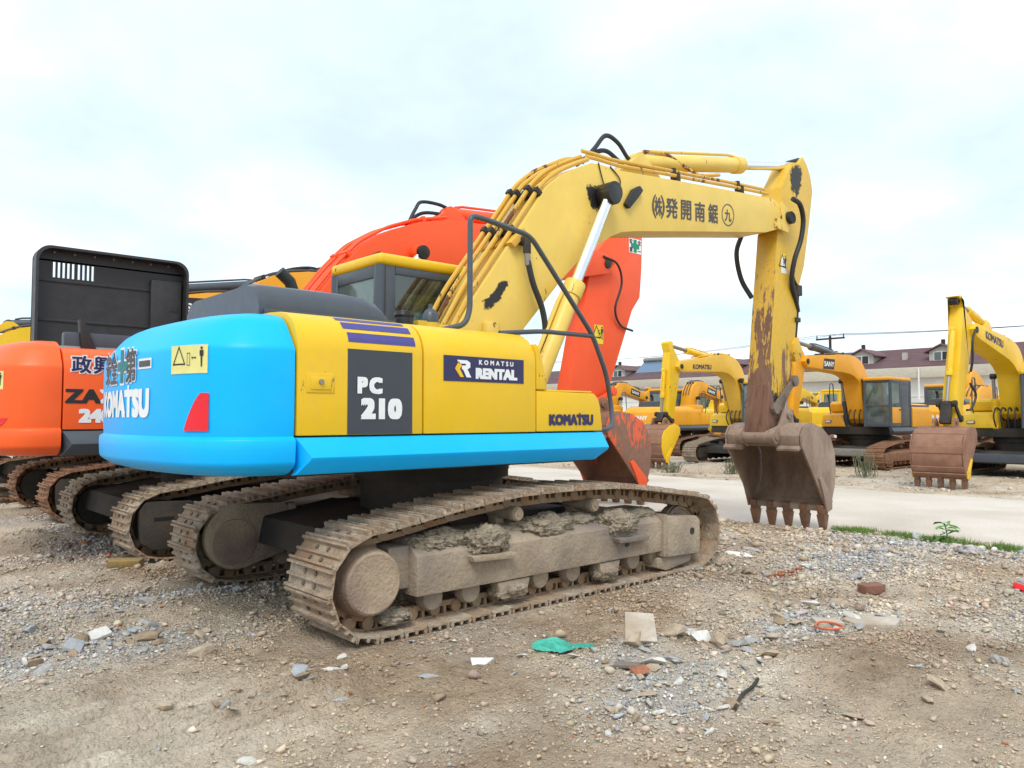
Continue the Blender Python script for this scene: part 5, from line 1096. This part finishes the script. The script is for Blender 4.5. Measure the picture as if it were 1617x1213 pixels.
# back rows, tails towards the camera
pb = po((.8, 1.7), (1.2, 3.35), (3.4, 2.75), (3.4, 2.75), (3.5, .9), (3.9, 3.2), (1.9, 3.15), (1.18, 2.65), h=(.2, .30, .16))
def text_cw(root, word, h=.19, ink=None):
    cw_ = [o for o in root.children if o.name.startswith('counterweight')][0]
    decal('lettering', text2d(word, h, .04, 1.2), on_cw(CWL, 1.7), ink or M['white'], cw_); decal('lettering', text2d(word, h, .04, 1.2), on_cw(.25, 1.7), ink or M['white'], cw_)
mc, bc, _, _ = yard_machine('amber excavator pointing away, its raised boom behind the hanging yellow arm', 25.9, 16.0, FZ, 0, dict(SY, det=0), pb, FARG); text_cw(mc, 'SANY'); boom_word(bc, 'SANY', 2.5, 2.98, -.25, .16, M['white'], right=True, plate=(.4, .15))
mb, bb, _, _ = yard_machine('amber excavator pointing away, farthest left of those beyond the orange arm', 24.2, 19.4, FZ, 0, dict(SY, det=0), pb, FARG); text_cw(mb, 'SANY'); boom_word(bb, 'SANY', 2.5, 2.98, -.25, .16, M['white'], right=True, plate=(.4, .15))
plow = po((.8, 1.7), (1.6, 2.9), (4.6, 2.3), (4.6, 2.3), (4.6, .9), (5.1, 2.6), (2.4, 2.75), (1.5, 2.4), h=(.2, .30, .16))
me_, _, _, _ = yard_machine('amber excavator with its tail turned to the road, between the two facing machines', 30.5, 5.2, FZ, 0, dict(SY, det=0), plow, FARG); text_cw(me_, 'SANY', .26)
mg, _, _, _ = yard_machine('orange excavator far back, its folded boom above the right yellow machine', 39.0, 8.0, FZ, 0, dict(SY, det=0, ram=M['sany']), po((.8, 1.7), (1.0, 4.1), (3.8, 2.9), (3.8, 2.9), (3.6, .9), (4.3, 3.4), (2.0, 3.85), (1.05, 2.9)), FARG)
mh, _, _, _ = yard_machine('yellow excavator whose cab rear window shows left of the amber boom', 33.0, 10.9, FZ, 0, dict(SK, det=0, cabframe=M['byel']), plow, FARG)
mi, bi, _, _ = yard_machine('small yellow excavator with a black number panel, just right of the worn arm', 33.4, 14.6, FZ, 0, dict(SK, det=0), pb, FARG, sc=.95)
di = [o for o in mi.children if o.name.startswith('side_door')][0]
decal('slate_panel', quad2d(.524, .578), right_side(-1.413, 1.677, -1.343), M['panelk'], di); decal('lettering', text2d('PC', .118, .03), right_side(-1.5, 1.80, -1.347), M['white'], di); decal('lettering', text2d('130', .2, .05), right_side(-1.41, 1.56, -1.347), M['white'], di)
boom_word(bi, '130', 2.6, 2.95, -.25, .15, M['navy'], right=True)
mj, _, _, _ = yard_machine('yellow and grey excavator with a wide glazed cab behind the curved yellow boom', 34.0, 20.0, FZ, 0, dict(SK, det=0, skirt=M['skirtd']), plow, FARG); text_cw(mj, 'KOMATSU', .17, M['navy'])

# ------------------------------------------------------------------ long white building with plum roof
bx = 60.7; by0, by1 = -45.0, 85.0
wallm = rough_mat('white_render', ((.70, .70, .69), (.76, .76, .75), (.62, .61, .59)), .5, .9, .1, 12)
bandm = rough_mat('weathered_concrete_band', ((.46, .42, .34), (.53, .49, .41), (.40, .36, .30)), .5, .9, .1, 10, stretch=(1, .3, 1))
bld = tag(empty('building', (bx, 20, FZ)), 'long white building with plum tiled roof and dormers behind the machines', 'building')
Y0, Y1 = by0 - 20, by1 - 20
MB().box(0, 10, Y0, Y1, 0, 4.85).obj('wall', wallm, bld)
for z in (1.2, 2.3, 3.4): MB().box(-.06, 0.0, Y0, Y1, z, z + .12).obj('wall_ledge', wallm, bld)
MB().box(-.75, .4, Y0, Y1, 4.85, 5.72).obj('concrete_band', bandm, bld, .05)
rm2, t, b = mat_new('plum_roof_tiles'); v = coords(t); wv = nd(t, 'ShaderNodeTexWave', wave_type='BANDS', bands_direction='X'); wv.inputs['Scale'].default_value = 1.1; wv.inputs['Distortion'].default_value = .3; t.links.new(v, wv.inputs['Vector'])
nn = tnoise(t, coords(t, (1, .25, 1)), 2.2, 5, .6); t.links.new(tmix(t, tramp(t, nn, .3, .7), (.105, .052, .058), (.165, .088, .092)), b.inputs['Base Color']); b.inputs['Roughness'].default_value = .7; tbump(t, b, wv.outputs['Fac'], .8, .08)
m = MB(); m.prism([(-.55, 5.725), (5.0, 7.55), (10.5, 5.725)], Y0 - .3, Y1 + .3); roof = m.obj('roof', rm2, bld)
MB().cyl((5.0, Y0 - .3, 7.56), (5.0, Y1 + .3, 7.56), .12, n=8).obj('ridge_cap', rm2, roof)
tilem = MB().box(0, .30, -.0, 4.9, 0, .035).mesh('tile_course', 0, smooth=0); tilem.materials.append(rm2)
sl = math.atan2(7.55 - 5.725, 5.55)
for i in range(17):      # stepped courses of tiles
    f_ = i / 17; o = put('tile_course', MB().box(0, .34, Y0 - .3, Y1 + .3, 0, .05).mesh('tile_course', 0, smooth=0), rm2, roof); o.location = (-.55 + 5.55 * f_, 0, 5.735 + (7.55 - 5.725) * f_); o.rotation_euler = (0, -sl + .05, 0)
dormw = plain('dormer_render', (.42, .40, .37), .9)
for yy in (22.8, 16.5, 49.8, 36.0, 8.5, -2.0):
    y = yy - 20
    m = MB(); m.box(1.0, 3.6, y - .95, y + .95, 6.0, 7.0); m.prism_x([(y - .95, 7.0), (y + .95, 7.0), (y, 7.45)], 1.0, 3.6); d_ = m.obj('dormer', dormw, bld)
    m = MB(); m.prism_x([(y - 1.3, 6.88), (y, 7.48), (y + 1.3, 6.88), (y + 1.3, 6.97), (y, 7.60), (y - 1.3, 6.97)], .7, 4.6); m.obj('dormer_roof', rm2, d_)
    MB().box(1.2, 1.45, y - .12, y + .12, 7.55, 7.95).obj('dormer_finial', M['dark'], d_)
    m = MB(); m.box(.94, 1.0, y - .62, y + .62, 6.25, 6.98); m.obj('window_frame', wallm, d_); MB().box(.92, .95, y - .55, y - .05, 6.30, 6.93).obj('window_pane', M['black'], d_); MB().box(.92, .95, y + .05, y + .55, 6.30, 6.93).obj('window_pane', M['glassd'], d_)
for yy in (19.6, 28.5): MB().box(1.6, 2.0, yy - 20 - .16, yy - 20 + .16, 6.3, 7.1).obj('roof_vent', dormw, bld)
MB().cyl((-.85, 17.6 - 20, 3.2), (-.85, 17.6 - 20, 5.6), .07, n=8).obj('drain_pipe', wallm, bld)
for i in range(14):
    y = Y0 + 20 + i * 7.0
    MB().box(-.05, .02, y, y + 2.2, 1.5, 2.9).obj('window', M['greyp'], bld)
sp = tag(empty('solar_heater', (bx + 2.3, 46.3, FZ + 6.6)), 'tilted blue solar heater panel on the plum roof', 'solar panel')
m = MB(); m.prism([(-.2, .0), (1.4, 1.25), (1.4, 1.33), (-.2, .08)], -2.0, 2.0); m.obj('collector', plain('solar_blue', (.10, .17, .26), .25), sp)
MB().cyl((1.5, -2.0, 1.55), (1.5, 2.0, 1.55), .26, n=14).obj('water_tank', M['steel'], sp)
for y in (-1.6, 0, 1.6): MB().box(1.3, 1.45, y - .05, y + .05, -.3, 1.4).obj('support', M['steel'], sp)
# power pole and wires
pp = tag(empty('utility_pole', (72.7, 30.8, FZ)), 'dark utility pole with crossarm standing beyond the roof', 'utility pole')
MB().cyl((0, 0, 0), (0, 0, 10.1), .20, .13, 12).obj('pole', M['dark'], pp)
MB().box(-.08, .08, -1.5, 1.5, 9.75, 9.92).obj('crossarm', M['dark'], pp)
for y in (-1.4, 0, 1.4): MB().cyl((0, y, 9.9), (0, y, 10.25), .06, n=8).obj('insulator', M['greyp'], pp)
for i, dy in enumerate((-1.4, 0, 1.4)):
    for j, (ex, ey, ez) in enumerate(((72.7, 90, 10.6), (64, -30, 10.4))):
        a = Vector((72.7, 30.8 + dy, 10.05)); e_ = Vector((ex, ey + dy, ez)); pts = [a.lerp(e_, k / 14) - Vector((0, 0, 1.2 * 4 * (k / 14) * (1 - k / 14))) for k in range(15)]
        if i == 1 and j == 0: continue
        tag(MB().tube(pts, .018, 5).obj('power_line', M['black']), (('thin upper power line from pole towards the left', '', 'thin lower power line from pole towards the left')[i] if j == 0 else ('thin top power line from pole to the right edge', 'thin middle power line from pole to the right edge', 'thin bottom power line from pole to the right edge')[i]), 'power line', 'power lines')

# ------------------------------------------------------------------ small things on the ground
def gz(x, y): return float(height(x, y))
def rest(o, x, y, dz=0, rz=0): o.location = (x, y, gz(x, y) + dz); o.rotation_euler[2] = rz; return o
# teal rag
n = 48; vs = []
for i in range(n):
    for j in range(n):
        u = i / (n - 1); w = j / (n - 1) - .5
        wid = .19 * (math.sin(min(1, u * 2.2 + .12) * math.pi * .5) * (1 - sm) + .055 / .19 * sm) if (sm := min(1, max(0, (u - .45) / .22))) is not None else 0
        x = (u - .5) * .40 + .02 * mnoise.noise(Vector((u * 5, w * 7, 9))); y = w * wid * (1 + .35 * mnoise.noise(Vector((u * 6, w * 2, 3)))) + .07 * max(0, u - .5)
        fold = abs(math.sin((w * 9 + u * 5 + 1.2 * mnoise.noise(Vector((u * 3, w * 3, 2)))) * 1.3)) ** .7
        zz = .006 + .062 * fold * (1 - abs(2 * w) ** 3) * (1 - .45 * sm) * (.4 + .6 * math.sin(min(1, u * 1.6) * math.pi * .9)) + .008 * mnoise.noise(Vector((u * 17, w * 15, 4)))
        vs.append((x, y, max(zz, .003)))
fs = [(i * n + j, (i + 1) * n + j, (i + 1) * n + j + 1, i * n + j + 1) for i in range(n - 1) for j in range(n - 1)]
m = MB(); m.add(vs, fs); rag = m.obj('rag', rough_mat('teal_cloth', ((.06, .44, .33), (.10, .55, .43), (.05, .33, .25)), 12, .9, .3), smooth=180)
tag(rest(rag, -.67, -2.37, .016, -.75), 'crumpled teal green rag lying on the dirt', 'rag')
def chunk(name, label, cat, x, y, poly, th, mat, rz=0, tilt=(0, 0), dz=0):
    o = MB().prism_z(poly, 0, th).obj(name, mat, None, min(.006, th * .3), 2); rest(o, x, y, dz, rz); o.rotation_euler[0], o.rotation_euler[1] = tilt; return tag(o, label, cat)
def rock(name, label, cat, x, y, s_, mat, q):
    vs, fs = hull(13, (1, .8, .62), 900 + q); me = bpy.data.meshes.new(name); me.from_pydata(vs, [], fs); o = put(name, me, mat); o.scale = (s_,) * 3
    rest(o, x, y, s_ * .35, q * 1.3); return tag(o, label, cat)
whitec = rough_mat('chalky_white', ((.72, .71, .69), (.78, .77, .75), (.62, .58, .52)), 8, .9, .2); conc = rough_mat('dirty_concrete', ((.46, .40, .33), (.54, .48, .40), (.36, .28, .20)), 9, .92, .4)
chunk('tile_fragment', 'small white triangular tile fragment left of the teal rag', 'tile', -1.30, -2.30, [(-.07, .03), (.075, .055), (.0, -.07), (-.055, -.05)], .02, whitec, -.7, (.25, .1), .015)
chunk('concrete_chunk', 'square mud-stained concrete chunk propped beside the gravel, near the teal rag', 'rubble', -.42, -2.80, [(-.10, -.09), (.10, -.10), (.09, .09), (-.09, .10)], .045, conc, -.8, (.85, 0), .05)
rock('concrete_chunk', 'pale angular concrete chunk right of the square one', 'rubble', -.23, -2.93, .10, SM['tan'], 2)
rock('concrete_chunk', 'whitish broken block at the edge of the rubble heap', 'rubble', -.08, -3.02, .085, whitec, 5)
chunk('brick', 'lone brown brick lying on the right of the yard', 'brick', 2.46, -3.01, rrect(-.11, .11, -.06, .06, .02, 3), .075, SM['brick'] if 0 else rough_mat('brown_brick', ((.22, .10, .065), (.28, .135, .09), (.18, .085, .06)), 10, .9, .4), -.35, (0.05, 0), .0)
chunk('concrete_slab', 'broken flat concrete slab with a pale top, behind the orange ring', 'slab', 1.50, -3.42, [(-.20, -.13), (.08, -.17), (.22, -.02), (.12, .13), (-.10, .12), (-.21, .03)], .05, conc, -.6, (.02, .0), -.015)
chunk('concrete_slab', 'smaller cracked slab piece touching the larger slab', 'slab', 1.20, -3.22, [(-.13, -.07), (.08, -.10), (.12, .05), (-.05, .10)], .04, conc, -.4, (.0, .03), -.01)
chunk('plastic_scrap', 'white crumpled plastic scrap in front of the track end', 'plastic', 2.83, -1.47, [(-.16, -.05), (.02, -.07), (.17, -.03), (.10, .06), (-.08, .05)], .012, whitec, -.9, (.18, .1), .03)
chunk('plastic_scrap', 'bright red plastic scrap at the right edge of the yard', 'plastic', 3.42, -3.86, [(-.06, -.04), (.05, -.05), (.07, .04), (-.02, .06)], .05, M['red'], .4, (.3, .2), .01)
m = MB(); pts = [(.10 * math.cos(a), .09 * math.sin(a), .016 + .004 * math.sin(2 * a)) for a in np.linspace(0, 2 * math.pi, 49)]; m.tube(pts, .009, 8)
tag(rest(m.obj('plastic_ring', plain('orange_brown_plastic', (.52, .12, .04), .5)), 1.04, -3.32, .03, .2), 'orange-brown plastic ring on pale dirt', 'ring')
m = MB(); m.tube([(-.24, 0, .01), (-.05, .012, .016), (.1, -.006, .018), (.26, .004, .012)], .010, 8, 3)
tag(rest(m.obj('metal_rod', M['dark']), -.60, -3.66, .012, .30), 'thin rusty rod lying on pale dirt near the gravel', 'rod')
chunk('stone_slab', 'yellow-brown flat stone beside the second track', 'stone', -2.05, 2.25, [(-.16, -.06), (.12, -.08), (.18, .05), (-.10, .07)], .07, rough_mat('ochre_stone', ((.36, .24, .07), (.28, .19, .09), (.20, .14, .09)), 6, .9, .4), -.2, (.1, .05), .0)
chunk('wood_scrap', 'dark flat wood scrap below the concrete chunks', 'wood', -.72, -2.98, [(-.13, -.02), (.04, -.035), (.13, -.03), (.12, .02), (-.02, .03), (-.10, .025)], .022, rough_mat('weathered_wood', ((.16, .13, .11), (.24, .20, .17), (.12, .095, .08)), 8, .9, .5, stretch=(.3, 1, 1)), -.5, (.15, .1), .005)
for i, (x, y, s_, r_, lab) in enumerate(((-2.93, -.42, .075, .3, 'broken blue and white tile piece in the left rubble patch'), (-3.12, -.62, .08, 1.2, 'slate grey tile piece in the left rubble patch'), (-2.62, -.40, .06, 2.0, 'pale grey tile piece at the right of the left rubble patch'))):
    chunk('tile_fragment', lab, 'tile', x, y, [(-s_, -s_ * .6), (s_ * .8, -s_ * .7), (s_, s_ * .5), (-s_ * .5, s_ * .7)], .025, (SM['pale'], SM['blue'], SM['grey'])[i], r_, (.3, -.2), .03)
# grass verge
gmats = plain('grass_blades', (.15, .25, .05), .7, 0, .3, 0)
N = 9000; V = []; F = []
for i in range(N):
    y = random.uniform(-3.4, -.80); x = 6.32 + (y + .6) * .08 + random.gauss(0, .085) + .06 * math.sin(y * 5)
    if mnoise.noise(Vector((x * 3, y * 3.5, 0))) < -.22: continue
    h_ = random.uniform(.03, .115); a = random.uniform(0, 6.28); z = gz(x, y) - .005; w_ = .006; l_ = random.uniform(.01, .05); b0 = random.uniform(0, 6.28)
    k = len(V); V += [(x - w_ * math.cos(a), y - w_ * math.sin(a), z), (x + w_ * math.cos(a), y + w_ * math.sin(a), z), (x + l_ * math.cos(b0), y + l_ * math.sin(b0), z + h_)]; F.append((k, k + 1, k + 2))
m = MB(); m.add(V, F); me = bpy.data.meshes.new('grass'); me.from_pydata(V, [], F); tag(put('grass', me, gmats), 'thin green grass along the near edge of the concrete road', 'grass', kind='stuff')
leafm = plain('leaf_green', (.12, .30, .05), .55, 0, .25, .1)
wp = tag(empty('weed_plant', (6.20, -2.36, gz(6.2, -2.36))), 'leafy green weed standing in the grass strip', 'weed')
MB().tube([(0, 0, -.02), (.01, .01, .12), (-.02, .03, .26)], .007, 6, 3).obj('stem', leafm, wp)
lf = MB(); lf.add([(0, 0, 0), (.05, -.035, .015), (.12, -.03, .01), (.17, 0, -.02), (.12, .03, .01), (.05, .035, .015), (.09, 0, .0)], [(0, 1, 6), (1, 2, 6), (2, 3, 6), (3, 4, 6), (4, 5, 6), (5, 0, 6)]); lme = lf.mesh('leaf'); lme.materials.append(leafm)
for i in range(13):
    o = put('leaf', lme, None, wp); o.location = (-.01 + random.uniform(-.02, .02), .02, .08 + i * .016); o.rotation_euler = (random.uniform(-.4, .4), random.uniform(-.5, .35), i * 2.4); o.scale = (random.uniform(.6, 1.1),) * 3
drym = plain('dry_stalks', (.16, .17, .10), .85, 0, .3, 0)
for x, y, h_, lab in ((17.6, 3.6, .75, 'grey-green dry weed clump beyond the road, beside the rusty bucket'), (16.3, 7.0, .5, 'low dry weed clump at the far road edge, left of the rusty bucket'), (15.2, 8.4, .35, 'short dry tuft beside the yellow-sided bucket')):
    m = MB()
    for i in range(46):
        a = random.uniform(0, 6.28); r_ = min(.35, abs(random.gauss(0, .2))); p = Vector((r_ * math.cos(a), r_ * math.sin(a), 0)); q = p + Vector((random.gauss(0, .12), random.gauss(0, .12), h_ * random.uniform(.4, 1))); m.tube([p, p.lerp(q, .5) + Vector((.02, .02, 0)), q], .008, 4)
        for k in range(3):
            c_ = p.lerp(q, random.uniform(.3, 1)); d_ = Vector((random.gauss(0, .06), random.gauss(0, .06), random.gauss(.02, .03))); m.add([c_, c_ + d_ + Vector((.015, 0, 0)), c_ + d_ * 1.5, c_ + d_ - Vector((.015, 0, 0))], [(0, 1, 2, 3)])
    o = m.obj('weed_plant', drym, smooth=0); rest(o, x, y); tag(o, lab, 'weed')
